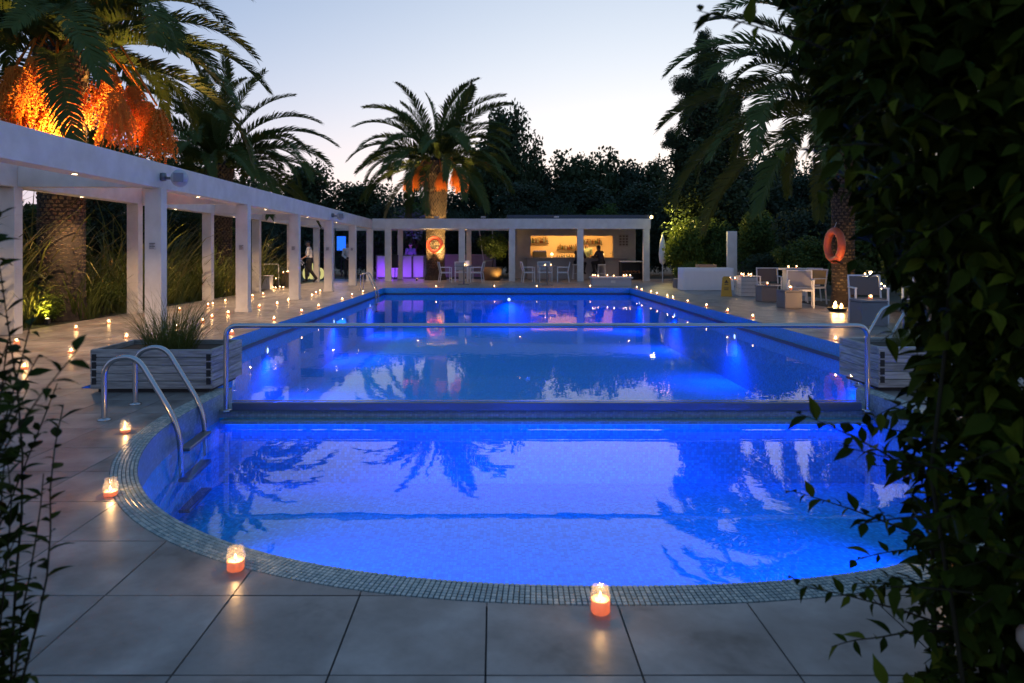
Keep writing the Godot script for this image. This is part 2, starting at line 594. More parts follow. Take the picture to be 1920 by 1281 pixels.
func pool() -> void:
	var b0 := basin_outline(0.0)
	var root := Node3D.new()
	root.name = "swimming_pool"
	add_child(root)
	root.set_meta("kind", "structure")
	var st := mb()
	var ml := PackedVector2Array([Vector2(4.3, 8.1), Vector2(6.1, 8.1), Vector2(6.1, 30.5), Vector2(-4.9, 30.5), Vector2(-4.9, 8.1), Vector2(-3.1, 8.1)])
	walls(st, ml, -1.7, -0.24, Vector2(0.6, 19))
	quad(st, V(-3.1, -1.7, 8.1), V(4.3, -1.7, 8.1), V(4.3, -0.17, 8.1), V(-3.1, -0.17, 8.1), Vector3(0, 0, -1))
	quad(st, V(-4.9, -1.7, 8.1), V(6.1, -1.7, 8.1), V(6.1, -1.7, 30.5), V(-4.9, -1.7, 30.5), Vector3.UP)
	part(root, "main_basin", fin(st), M.pool)
	st = mb()
	walls(st, ml, -0.24, -0.001, Vector2(0.6, 19))
	part(root, "pool_rim", fin(st), M.pool_wall)
	st = mb()
	var fl := b0.duplicate()
	prism(st, scaled(fl), -1.0 * S, -1.0 * S, false)
	walls(st, b0, -1.0, -0.29, Vector2(0.6, 7.0), true)
	quad(st, V(-3.1, -1.0, 7.72), V(4.3, -1.0, 7.72), V(4.3, -0.26, 7.72), V(-3.1, -0.26, 7.72), Vector3(0, 0, 1))
	part(root, "near_basin", fin(st), M.basin)
	st = mb()
	walls(st, b0, -0.29, -0.004, Vector2(0.6, 7.0), true)
	quad(st, V(-3.1, -0.26, 7.72), V(4.3, -0.26, 7.72), V(4.3, -0.17, 7.72), V(-3.1, -0.17, 7.72), Vector3(0, 0, 1))
	quad(st, V(-3.1, -0.17, 7.72), V(4.3, -0.17, 7.72), V(4.3, -0.17, 8.1), V(-3.1, -0.17, 8.1), Vector3.UP)
	part(root, "basin_rim", fin(st), M.mosaic_wall)
	st = mb()
	for q in [[-4.897, -4.86, 8.2, 30.46], [6.06, 6.097, 8.2, 30.46], [-4.897, 6.097, 30.46, 30.497]]:
		ubox(st, q[0], q[1], -0.30, -0.235, q[2], q[3])
	part(root, "waterline_strip", fin(st), M.waterline)
	# the mosaic coping round the bow: rows of small square tiles set in grout
	var b1 := basin_outline(0.185)
	var coping := Node3D.new()
	coping.name = "mosaic_coping"
	root.add_child(coping)
	st = mb()
	for i in b0.size() - 1:
		quad(st, V(b0[i].x, -0.006, b0[i].y), V(b0[i + 1].x, -0.006, b0[i + 1].y), V(b1[i + 1].x, -0.006, b1[i + 1].y), V(b1[i].x, -0.006, b1[i].y), Vector3.UP)
	part(coping, "grout_bed", fin(st), mat(Color(0.07, 0.075, 0.075), 0.9))
	var cols := [Color(0.24, 0.30, 0.29), Color(0.28, 0.34, 0.33), Color(0.33, 0.38, 0.36), Color(0.22, 0.28, 0.28), Color(0.40, 0.43, 0.39)]
	var tm := []
	for c in cols:
		tm.append(mat(c, 0.25))
	var tile := boxm(Vector3(0.0180, 0.009, 0.0180), 0.0018)
	var all := []
	var line := basin_outline(0.0922, 400)
	var run := 0.0
	var next := 0.013
	for i in range(1, line.size()):
		var seg := line[i] - line[i - 1]
		var l := seg.length()
		while next <= run + l:
			var p := line[i - 1] + seg * ((next - run) / l)
			var nn := Vector2(-seg.y, seg.x).normalized()
			for row in 7:
				all.append([p + nn * 0.0262 * (row - 3.0), atan2(seg.y, seg.x) + R(-0.02, 0.02), R(-0.0006, 0.0006)])
			next += 0.0262
		run += l
	all.sort_custom(func(a, b): return a[0].y < b[0].y)
	var xs := []
	var cs := []
	for i in all.size():
		var p: Vector2 = all[i][0]
		var xf := Transform3D(Basis(Vector3.UP, all[i][1]), V(p.x, -0.002, p.y) + Vector3(0, all[i][2], 0))
		var k := rng.randi() % cols.size()
		if i < 300:
			part(coping, "tile", tile, tm[k], xf)
		else:
			xs.append(xf)
			cs.append(cols[k])
	var vm := mat(Color(1, 1, 1), 0.25)
	vm.vertex_color_use_as_albedo = true
	multi(coping, "tiles", tile, vm, xs, cs)
	# water
	st = mb()
	quad(st, V(-4.9, WATER, 8.1), V(6.1, WATER, 8.1), V(6.1, WATER, 30.5), V(-4.9, WATER, 30.5), Vector3.UP)
	struct("water", fin(st), M.water)
	st = mb()
	var wl := PackedVector2Array()
	for q in b0:
		wl.append(Vector2(q.x, minf(q.y, 7.72)) * S)
	prism(st, wl, WATER * S, WATER * S, false)
	var near_water: StandardMaterial3D = M.water.duplicate()
	near_water.metallic_specular = 0.48
	struct("water", fin(st), near_water)

func terrace() -> void:
	var b1 := basin_outline(0.188)
	var holes := [scaled(b1), scaled(rect(-4.905, 6.105, 8.1, 30.505)), scaled(rect(9.75, 12.5, 18.2, 22.6))]
	var root := Node3D.new()
	root.name = "terrace"
	add_child(root)
	root.set_meta("kind", "structure")
	# bed below the joints
	var st := mb()
	var bed := [scaled(rect(-9.75, 11.6, -2.0, 8.1)), scaled(rect(-9.75, -4.905, 8.1, 41.0)), scaled(rect(6.105, 11.6, 8.1, 41.0)), scaled(rect(-4.905, 6.105, 30.505, 41.0))]
	for p in bed:
		for q in Geometry2D.clip_polygons(p, holes[0]):
			for r in Geometry2D.clip_polygons(q, holes[2]):
				prism(st, r, -0.2, -0.014)
	part(root, "joint_bed", fin(st), M.grout)
	var step := 0.6
	var gap := 0.0065
	var shared := {}
	var far := []
	for k in 5:
		far.append(mb())
	var count := 0
	for row in range(-6, 64):
		for col in range(-17, 21):
			var x0 := -0.03 + step * col
			var d0 := 2.61 + 0.605 * row
			if x0 < -9.75 or x0 > 11.1 or d0 > 40.4:
				continue
			var sq := rect(x0 * S + gap / 2, (x0 + step) * S - gap / 2, d0 * S + gap / 2, (d0 + 0.605) * S - gap / 2)
			var pieces := [sq]
			var cut := false
			for h in holes:
				var nx := []
				for p in pieces:
					var c := Geometry2D.clip_polygons(p, h)
					if c.size() != 1 or c[0].size() != 4 or absf(area2(c[0]) - area2(p)) > 1e-5:
						cut = true
					for q in c:
						if area2(q) > 0.0006:
							nx.append(q)
				pieces = nx
			var tone := rng.randi() % 5
			var near := d0 > 2.0 and d0 < 9.8 and absf(x0 + 0.3) < d0 * 0.80 + 0.8
			for p in pieces:
				if near and count < 300:
					count += 1
					var m := mb()
					prism(m, p, -0.03, R(-0.0006, 0.0006))
					part(root, "floor_slab", fin(m), M.slab[tone])
				else:
					prism(far[tone], p, -0.03, R(-0.0006, 0.0006))
	for k in 5:
		var o := part(root, "floor_slabs", fin(far[k]), M.slab[k])
		o.set_meta("kind", "stuff")

func area2(p: PackedVector2Array) -> float:
	var a := 0.0
	for i in p.size():
		a += p[i].cross(p[(i + 1) % p.size()])
	return absf(a) * 0.5

func ground() -> void:
	# one sheet to the horizon with the terrace and the pool cut out of it
	var st := mb()
	var o := 700.0
	var xs := [-o, -9.72 * S, 11.58 * S, o]
	var ds := [-o, -1.98 * S, 40.95 * S, o]
	for i in 3:
		for k in 3:
			if i == 1 and k == 1:
				continue
			quad(st, Vector3(xs[i], -0.03, -ds[k]), Vector3(xs[i + 1], -0.03, -ds[k]), Vector3(xs[i + 1], -0.03, -ds[k + 1]), Vector3(xs[i], -0.03, -ds[k + 1]), Vector3.UP)
	struct("ground", fin(st), M.ground)
	st = mb()
	ubox(st, 9.76, 12.0, -0.25, -0.02, 18.2, 22.6)
	struct("planting_bed", fin(st), M.soil)

# ---------------------------------------------------------------- pergola
const BEAM0 := 2.88
const BEAM1 := 3.38

func pergola() -> void:
	var post_y := 2.88
	var ord := ["first", "second", "third", "fourth", "fifth", "sixth", "seventh", "eighth"]
	var P := thing("pergola", "long white pergola frame running along the left side of the pool", "pergola", V(-6.7, 0, 13.4))
	var off := -P.position
	var T := Transform3D(Basis(), off)
	var beam := func(n, x0, x1, d0, d1, y0 = BEAM0, y1 = BEAM1):
		var s := mb()
		ubox(s, x0, x1, y0, y1, d0, d1, 0.006)
		part(P, n, fin(s), M.white, T)
	beam.call("front_beam", -6.97, -6.60, 2.6, 37.15)
	beam.call("back_beam", -9.62, -9.30, 4.0, 40.2)
	for k in 7:
		var d := 8.73 + 4.72 * k
		beam.call("cross_beam", -9.297, -6.973, d - 0.12, d + 0.12, 2.885, 3.30)
	for k in 6:
		var d := 13.46 + 4.75 * k
		if k == 5: d = 37.0
		if k >= 0:
			var s := mb()
			ubox(s, -6.88, -6.55, 0.0, post_y - 0.002, d, d + 0.24, 0.006)
			ubox(s, -6.90, -6.53, 0.0, 0.10, d - 0.02, d + 0.26, 0.004)
			var po := part(P, "post", fin(s), M.white, T)
			po.set_meta("label", "%s front post of the pergola counted from the camera" % ord[k])
		if k < 5:
			# little notice on the camera side of each front post
			var s2 := mb()
			ubox(s2, -6.79, -6.66, 1.66, 1.80, d - 0.012, d - 0.002)
			var sg := part(P, "notice", fin(s2), mat(Color(0.50, 0.47, 0.47), 0.6), T)
			for r in 4:
				var s3 := mb()
				ubox(s3, -6.78, -6.67 - 0.02 * (r % 2), 1.775 - 0.03 * r, 1.788 - 0.03 * r, d - 0.0135, d - 0.0125)
				part(sg, "print_line", fin(s3), M.dark)
	for k in 7:
		var d := 13.25 + 4.62 * k
		if k == 6: d = 39.8
		var s := mb()
		ubox(s, -9.60, -9.30, 0.0, post_y - 0.002, d, d + 0.24, 0.006)
		part(P, "post", fin(s), M.white, T)
	# downlights under both beams, one in the middle of each bay
	var disc := mb()
	lathe(disc, [[0.0, -0.004], [0.036, -0.004], [0.036, 0.0]], 14)
	var dm := fin(disc)
	var rim := mb()
	lathe(rim, [[0.037, 0.0], [0.037, -0.006], [0.05, -0.006], [0.05, 0.0]], 14)
	var rm := fin(rim)
	var lampm := glow(Color(1.0, 0.72, 0.42), 16.0)
	for k in 6:
		for side in 2:
			var d: float = 11.05 + 4.62 * k
			var x: float = -6.78 if side == 0 else -9.45
			var at := V(x, BEAM0 - 0.002, d)
			var L := thing("downlight", "small lit downlight under the %s pergola beam, %s bay from the camera" % [["pool side", "planting side"][side], ord[k]], "lamp", at, 0.0, "downlights under the pergola beams")
			part(L, "lamp_glass", dm, lampm)
			part(L, "trim_ring", rm, M.alu)
			spot("downlight_beam", at - Vector3(0, 0.02, 0), at - Vector3(0, 2, 0), Color(1.0, 0.62, 0.32), 3.8, 66.0, 0.7, 0.03)
	# far range of the pergola
	P = thing("pergola", "white pergola range across the far end of the pool before the bar", "pergola", V(1.0, 0, 37.4))
	off = -P.position
	T = Transform3D(Basis(), off)
	beam.call("front_beam", -6.597, 8.58, 37.2, 37.5, 2.86, 3.42)
	beam.call("back_beam", -9.29, 1.2, 40.25, 40.5, 2.86, 3.40)
	for x in [-5.75, -1.65, 1.02, 4.72]:
		beam.call("cross_beam", x - 0.12, x + 0.12, 37.503, 40.247, 2.88, 3.30)
	for q in [-5.75, -1.72, 1.02, 4.75, 8.36]:
		var s := mb()
		ubox(s, q - 0.17, q + 0.17, 0.0, 2.858, 37.22, 37.46, 0.006)
		part(P, "post", fin(s), M.white, T)
	for q in [-5.5, -1.45, 1.1]:
		var s := mb()
		ubox(s, q - 0.15, q + 0.15, 0.0, 2.858, 40.26, 40.48, 0.006)
		part(P, "post", fin(s), M.white, T)
	for x in [-3.6, -0.1, 6.9]:
		var at := V(x, 2.858, 37.35)
		var L := thing("downlight", "small lit downlight under the far pergola beam %s" % ({-3.6: "left of the palm trunk", -0.1: "over the table left of the bar", 6.9: "before the bar stools"}[x]), "lamp", at, 0.0, "downlights under the far pergola beam")
		part(L, "lamp_glass", dm, lampm)
		part(L, "trim_ring", rm, M.alu)
		spot("downlight_beam", at - Vector3(0, 0.02, 0), at - Vector3(0, 2, 0), Color(1.0, 0.62, 0.32), 1.3, 66.0, 0.7, 0.03)
	# speakers on brackets against the fascia
	for q in [[13.58, "above the first front post"], [27.9, "above the fourth front post"]]:
		var Sp := thing("wall_speaker", "round-cornered white speaker on a bracket on the pergola fascia " + q[1], "speaker", V(-6.56, 3.08, q[0]), 0.0, "speakers on the pergola fascia")
		var s := mb()
		tube(s, PackedVector3Array([Vector3(-0.03, 0, 0), Vector3(0.14, 0, 0)]), [0.022], 8)
		lathe(s, [[0.0, -0.07], [0.05, -0.06], [0.06, 0.0], [0.05, 0.06], [0.0, 0.07]], 10, Vector3(0.0, 0.02, 0.02))
		part(Sp, "bracket", fin(s), M.alu)
		s = mb()
		ring(s, Vector3(0.26, 0.0, 0.0), 0.07, 0.075, Basis(Vector3.UP, 0.9), 20, 10)
		lathe(s, [[0.0, -0.07], [0.11, -0.06], [0.12, 0.0], [0.11, 0.06], [0.0, 0.07]], 14, Vector3(0.26, 0, 0))
		part(Sp, "cabinet", fin(s), mat(Color(0.42, 0.44, 0.48), 0.5))
		s = mb()
		box(s, Vector3(0.30, 0.0, 0.135), Vector3(0.15, 0.15, 0.01), 0.03, Basis(Vector3.UP, 0.3))
		part(Sp, "grille", fin(s), mat(Color(0.22, 0.23, 0.26), 0.7))
	# small floodlights on top of the far beam, the right one lit
	for q in [[-3.1, "above the palm trunk"], [-0.55, "between the palm and the bar"], [3.45, "over the bar front"]]:
		var F := thing("beam_floodlight", "small unlit white floodlight on the far pergola beam " + q[1], "floodlight", V(q[0], 3.42, 37.35), 0.0, "floodlights on the far pergola beam")
		part(F, "housing", boxm(Vector3(0.22, 0.07, 0.14), 0.015, Vector3(0, 0.075, 0.03)), mat(Color(0.5, 0.48, 0.46), 0.5))
		part(F, "foot", boxm(Vector3(0.05, 0.04, 0.05), 0.0, Vector3(0, 0.02, 0)), M.alu)
	var at := V(8.55, 3.50, 37.3)
	var F := thing("beam_floodlight", "lit yellowish floodlight on the right end of the far pergola beam", "floodlight", at)
	part(F, "housing", boxm(Vector3(0.12, 0.12, 0.12), 0.02, Vector3(-0.04, 0.0, 0)), M.alu)
	var s := mb()
	lathe(s, [[0.0, -0.06], [0.05, -0.03], [0.06, 0.02], [0.03, 0.06], [0.0, 0.07]], 12, Vector3(0.06, 0.0, 0.06))
	part(F, "lamp_bulb", fin(s), glow(Color(1.0, 0.75, 0.30), 12.0))
	spot("floodlight_beam", at + Vector3(0.14, 0.0, 0.1), V(11.2, 2.5, 35.0), Color(1.0, 0.74, 0.20), 22.0, 62.0, 0.8, 0.05)

# ---------------------------------------------------------------- glass fence, ladders, planters
func fence() -> void:
	var F := thing("glass_fence", "low glass fence with steel handrail dividing the near bow from the big pool", "fence", V(0.6, -0.16, 7.7))
	var T := Transform3D(Basis(), -F.position)
	var s := mb()
	tube(s, arc([V(-3.0, -0.165, 7.66), V(-3.0, 0.79, 7.66), V(4.2, 0.79, 7.66), V(4.2, -0.165, 7.66)], 0.11, 10), [0.0225], 14)
	part(F, "handrail", fin(s), M.steel, T)
	for x in [-3.0, 4.2]:
		s = mb()
		lathe(s, [[0.0, 0.0], [0.05, 0.0], [0.05, 0.012], [0.028, 0.016], [0.0, 0.016]], 18, V(x, -0.17, 7.66))
		part(F, "foot_plate", fin(s), M.steel, T)
	s = mb()
	ubox(s, -2.93, 4.13, -0.165, -0.075, 7.645, 7.675 + 0.03, 0.004)
	part(F, "bottom_channel", fin(s), M.alu, T)
	s = mb()
	ubox(s, -2.93, 4.13, -0.06, -0.05, 7.655, 7.69, 0.001)
	part(F, "clamp_strip", fin(s), M.steel, T)
	s = mb()
	quad(s, V(-2.94, -0.075, 7.67), V(4.14, -0.075, 7.67), V(4.14, 0.775, 7.67), V(-2.94, 0.775, 7.67), Vector3(0, 0, 1))
	part(F, "glass_pane", fin(s), M.glass, T)

func ladder(called: String, label: String, a: Vector3, inward: Vector3, along: Vector3, gap: float, reach: float, depth: float, hgt: float) -> void:
	# a: foot of the first rail on the deck; inward: towards the water; along: to the second rail
	var L := thing(called, label, "pool ladder", a)
	for k in 2:
		var o := along * gap * k
		var s := mb()
		tube(s, arc([o, o + Vector3(0, hgt, 0), o + inward * reach * 0.42 + Vector3(0, hgt + 0.06, 0), o + inward * reach + Vector3(0, -0.03, 0), o + inward * (reach + 0.02) + Vector3(0, -depth, 0)], 0.24, 9), [0.0215], 12)
		part(L, "rail", fin(s), M.steel)
		s = mb()
		lathe(s, [[0.0, 0.0], [0.052, 0.0], [0.05, 0.012], [0.026, 0.02], [0.0, 0.02]], 16, o)
		part(L, "base_flange", fin(s), M.steel)
	for k in 3:
		var s := mb()
		var c := along * gap * 0.5 + inward * (reach + 0.03) + Vector3(0, -0.22 - 0.24 * k, 0)
		var b := Basis(along, Vector3.UP, along.cross(Vector3.UP))
		box(s, c, Vector3(gap - 0.04, 0.028, 0.09), 0.006, b)
		part(L, "tread", fin(s), M.alu)

func planter(label: String, x0: float, x1: float, d0: float, d1: float, h: float, seed_: int) -> void:
	var P := thing("planter_box", label, "planter", V((x0 + x1) / 2, 0, (d0 + d1) / 2), 0.0, "wooden planters at the ends of the glass fence")
	var T := Transform3D(Basis(), -P.position)
	var n := 5
	var base := 0.045
	var ph := (h - base) / n
	var th := 0.045
	for k in n:
		var y0 := base + ph * k + 0.002
		var y1 := base + ph * (k + 1) - 0.004
		# boards of alternate courses run through at the corners; ends stand proud of the dark notches
		var e := 0.0 if k % 2 == 0 else th + 0.002
		for d in [d0, d1 - th]:
			var s := mb()
			ubox(s, x0 + e, x1 - e, y0, y1, d, d + th, 0.004)
			part(P, "plank", fin(s), M.plank[(k + seed_) % 3], T)
		for x in [x0, x1 - th]:
			var s := mb()
			var f := th + 0.002 - e
			ubox(s, x, x + th, y0, y1, d0 + f, d1 - f, 0.004)
			part(P, "plank", fin(s), M.plank[(k + seed_ + 1) % 3], T)
		if k < 4:
			for x in [x0 + 0.018, x1 - 0.07]:
				var s := mb()
				ubox(s, x, x + 0.052, y1 - 0.035, y1 + 0.04, d0 - 0.003, d0 + 0.02)
				part(P, "corner_notch", fin(s), M.black, T)
	var s := mb()
	ubox(s, x0 + 0.06, x1 - 0.06, 0.0, base, d0 + 0.06, d1 - 0.06)
	part(P, "plinth", fin(s), M.black, T)
	s = mb()
	ubox(s, x0 + th + 0.004, x1 - th - 0.004, base, h - 0.06, d0 + th + 0.004, d1 - th - 0.004)
	part(P, "soil", fin(s), M.soil, T)

# one clump of arching blades; unit height about 1
func clump(n: int, spread: float, w: float, lean: float, seed_: int) -> ArrayMesh:
	var r := RandomNumberGenerator.new()
	r.seed = seed_
	var v := PackedVector3Array()
	for i in n:
		var a := r.randf() * TAU
		var dir := Vector3(cos(a), 0, sin(a))
		var side := Vector3(-dir.z, 0, dir.x)
		var p := dir.rotated(Vector3.UP, r.randf_range(-1, 1)) * spread * sqrt(r.randf())
		var l := r.randf_range(0.55, 1.1)
		var tilt := r.randf_range(0.05, lean)
		var curl := r.randf_range(0.5, 1.9)
		var ww := w * r.randf_range(0.6, 1.2)
		var prev_l := p - side * ww
		var prev_r := p + side * ww
		for k in 5:
			var t := (k + 1) / 5.0
			var ang := tilt + curl * t * t
			p += (dir * sin(ang) + Vector3.UP * cos(ang)) * l / 5.0
			var hw := ww * (1.0 - t * 0.95)
			var nl := p - side * hw
			var nr := p + side * hw
			v.append_array([prev_l, prev_r, nr])
			if k < 4:
				v.append_array([prev_l, nr, nl])
			prev_l = nl
			prev_r = nr
	return raw(v)

# ---------------------------------------------------------------- candles
func candle_kit() -> void:
	# jar about 85 mm across and 105 mm high with a shoulder and a screw neck
	var s := mb()
	lathe(s, [[0.0, 0.001], [0.036, 0.001], [0.041, 0.006], [0.042, 0.012], [0.042, 0.070], [0.039, 0.080], [0.035, 0.085], [0.035, 0.090], [0.0365, 0.092], [0.035, 0.095], [0.0365, 0.099], [0.036, 0.104]], 24)
	X.jar = fin(s)
	s = mb()
	lathe(s, [[0.0, 0.004], [0.034, 0.004], [0.0392, 0.010], [0.0395, 0.048], [0.037, 0.050], [0.022, 0.046], [0.008, 0.042], [0.0, 0.0415]], 22)
	X.wax = [fin(s)]
	for f in [0.62, 1.18]:
		s = mb()
		lathe(s, [[0.0, 0.004], [0.034, 0.004], [0.0392, 0.010], [0.0395, 0.048 * f], [0.037, 0.050 * f], [0.022, 0.046 * f], [0.008, 0.042 * f], [0.0, 0.0415 * f]], 22)
		X.wax.append(fin(s))
	s = mb()
	tube(s, PackedVector3Array([Vector3(0, 0.041, 0), Vector3(0.001, 0.054, 0)]), [0.0012], 5)
	X.wick = fin(s)
	s = mb()
	lathe(s, [[0.0, 0.050], [0.004, 0.053], [0.0058, 0.058], [0.005, 0.065], [0.0028, 0.073], [0.0, 0.081]], 10)
	X.flame = fin(s)
	s = mb()
	lathe(s, [[0.0, 0.048], [0.009, 0.052], [0.013, 0.061], [0.011, 0.073], [0.006, 0.085], [0.0, 0.097]], 10)
	X.flame_big = fin(s)

func candle(at: Vector3, label: String, group := "lit candles in glass jars", far := true, e := 0.028) -> void:
	var C := thing("candle_jar", label, "candle", at, R(0, 6), group)
	part(C, "jar", X.jar, M.jar)
	C.scale = Vector3.ONE * 0.9
	var lv := rng.randi() % 3
	var dy := Vector3(0, [0.0, -0.016, 0.0075][lv], 0)
	var big := R(0.75, 1.1)
	part(C, "wax", X.wax[lv], M.wax)
	if not far:
		part(C, "wick", X.wick, M.wick, Transform3D(Basis(), dy))
	part(C, "flame", X.flame_big if far else X.flame, M.flame_far if far else M.flame, Transform3D(Basis(Vector3.RIGHT, R(-0.12, 0.12)).scaled(Vector3(1, big, 1)), dy + Vector3(0, 0.05 * (1.0 - big), 0)))
	omni("candle_flame", at + (Vector3(0, 0.067, 0) + dy) * 0.9, Color(1.0, 0.55, 0.20), e * R(0.7, 1.2), 0.008, 6.0)

func candles() -> void:

	candle(V(-3.29, 0, 6.1), "jar candle on the paving beside the pool ladder's near flange", "", false, 0.018)
	candle(V(-2.54, 0, 4.53), "jar candle on the paving at the left of the mosaic bow", "", false, 0.018)
	candle(V(-1.31, 0, 3.47), "jar candle at the outer edge of the mosaic coping, front left", "", false, 0.018)
	candle(V(0.48, -0.0, 3.06), "jar candle at the front of the bow, nearest to the camera", "", false, 0.018)
	candle(V(2.34, 0, 3.53), "jar candle behind the dark foreground shrub at the right of the bow", "", false, 0.018)
	candle(V(4.50, 0, 6.75), "jar candle on the right of the bow half hidden by shrub leaves", "", false, 0.018)
	var ords := ["first", "second", "third", "fourth", "fifth", "sixth", "seventh", "eighth", "ninth", "tenth", "eleventh", "twelfth", "thirteenth", "fourteenth", "fifteenth", "sixteenth"]
	var rows := [
		[-8.5, [10.4, 11.9, 14.1, 15.4, 16.6, 17.6, 18.7, 20.0, 20.8, 21.9, 24.2, 25.4], "%s candle from the camera in the row along the planting under the pergola"],
		[-6.72, [9.42, 10.9, 12.75, 14.45, 15.5, 16.6, 17.64, 18.65, 19.6, 20.85, 22.25, 24.75, 26.1, 27.2], "%s candle from the camera in the row along the front posts"],
		[-5.08, [11.8, 13.35, 16.05, 17.97, 19.75, 22.75, 24.75, 26.9, 29.0], "%s candle from the camera along the left edge of the pool"],
		[6.22, [12.4, 16.5, 18.1, 19.9, 21.65, 23.4, 24.5, 25.6, 27.0, 28.4, 29.9], "%s candle from the camera along the right edge of the pool"]]
	for r in rows:
		for i in r[1].size():
			var x: float = r[0] + R(-0.08, 0.08) * (1.0 if absf(r[0]) < 6.5 else 2.4)
			if r[0] == -6.72 and i < 3:
				x = [-6.47, -6.75, -6.85][i]
			candle(V(x, 0, r[1][i]), r[2] % ords[i])
	var xs := [-2.58, 0.05, 1.95, 4.36]
	for i in 4:
		candle(V(xs[i], 0, 30.72), "%s candle from the left along the far edge of the pool" % ords[i])
	candle(V(-5.03, 0, 9.15), "jar candle behind the planter on the left of the pool, by its grass")

# ---------------------------------------------------------------- furniture
func armchair_kit(called: String, label: String, group: String, back_mat: Material, seat_mat: Material) -> Node3D:
	# faces +z; white metal frame, sling seat and back
	var C := thing(called, label, "chair", Vector3.ZERO, 0.0, group)
	var w := 0.27
	for sx in [-1.0, 1.0]:
		var s := mb()
		box(s, Vector3(w * sx, 0.315, 0.24), Vector3(0.034, 0.63, 0.034), 0.004)
		part(C, "leg", fin(s), M.chair)
		s = mb()
		tube(s, PackedVector3Array([Vector3(w * sx, 0.0, -0.26), Vector3(w * sx, 0.44, -0.20), Vector3(w * sx, 0.88, -0.30)]), [0.018], 6)
		part(C, "leg", fin(s), M.chair)
		s = mb()
		box(s, Vector3(w * sx, 0.645, 0.0), Vector3(0.05, 0.026, 0.52), 0.006)
		part(C, "armrest", fin(s), M.chair)
		s = mb()
		box(s, Vector3(w * sx * 0.93, 0.415, 0.02), Vector3(0.028, 0.04, 0.46), 0.004)
		part(C, "side_rail", fin(s), M.chair)
	var s := mb()
	box(s, Vector3(0, 0.44, 0.01), Vector3(0.50, 0.022, 0.46), 0.008)
	part(C, "seat", fin(s), seat_mat)
	s = mb()
	box(s, Vector3(0, 0.67, -0.245), Vector3(0.50, 0.36, 0.018), 0.008, Basis(Vector3.RIGHT, -0.22))
	part(C, "backrest", fin(s), back_mat)
	s = mb()
	box(s, Vector3(0, 0.865, -0.297), Vector3(0.55, 0.03, 0.03), 0.006)
	part(C, "top_rail", fin(s), M.chair)
	s = mb()
	box(s, Vector3(0, 0.41, 0.245), Vector3(0.52, 0.035, 0.026), 0.004)
	part(C, "front_rail", fin(s), M.chair)
	return C

func bistro_table(label: String, at: Vector3, h: float, top := 0.7) -> void:
	var T := thing("bistro_table", label, "table", at, 0.0, "small square tables by the far end of the pool")
	part(T, "table_top", boxm(Vector3(top, 0.028, top), 0.005, Vector3(0, h, 0)), M.grey)
	var s := mb()
	lathe(s, [[0.03, 0.02], [0.03, h - 0.014]], 12)
	part(T, "column", fin(s), M.alu)
	part(T, "base", boxm(Vector3(0.44, 0.02, 0.44), 0.005, Vector3(0, 0.01, 0)), M.alu)

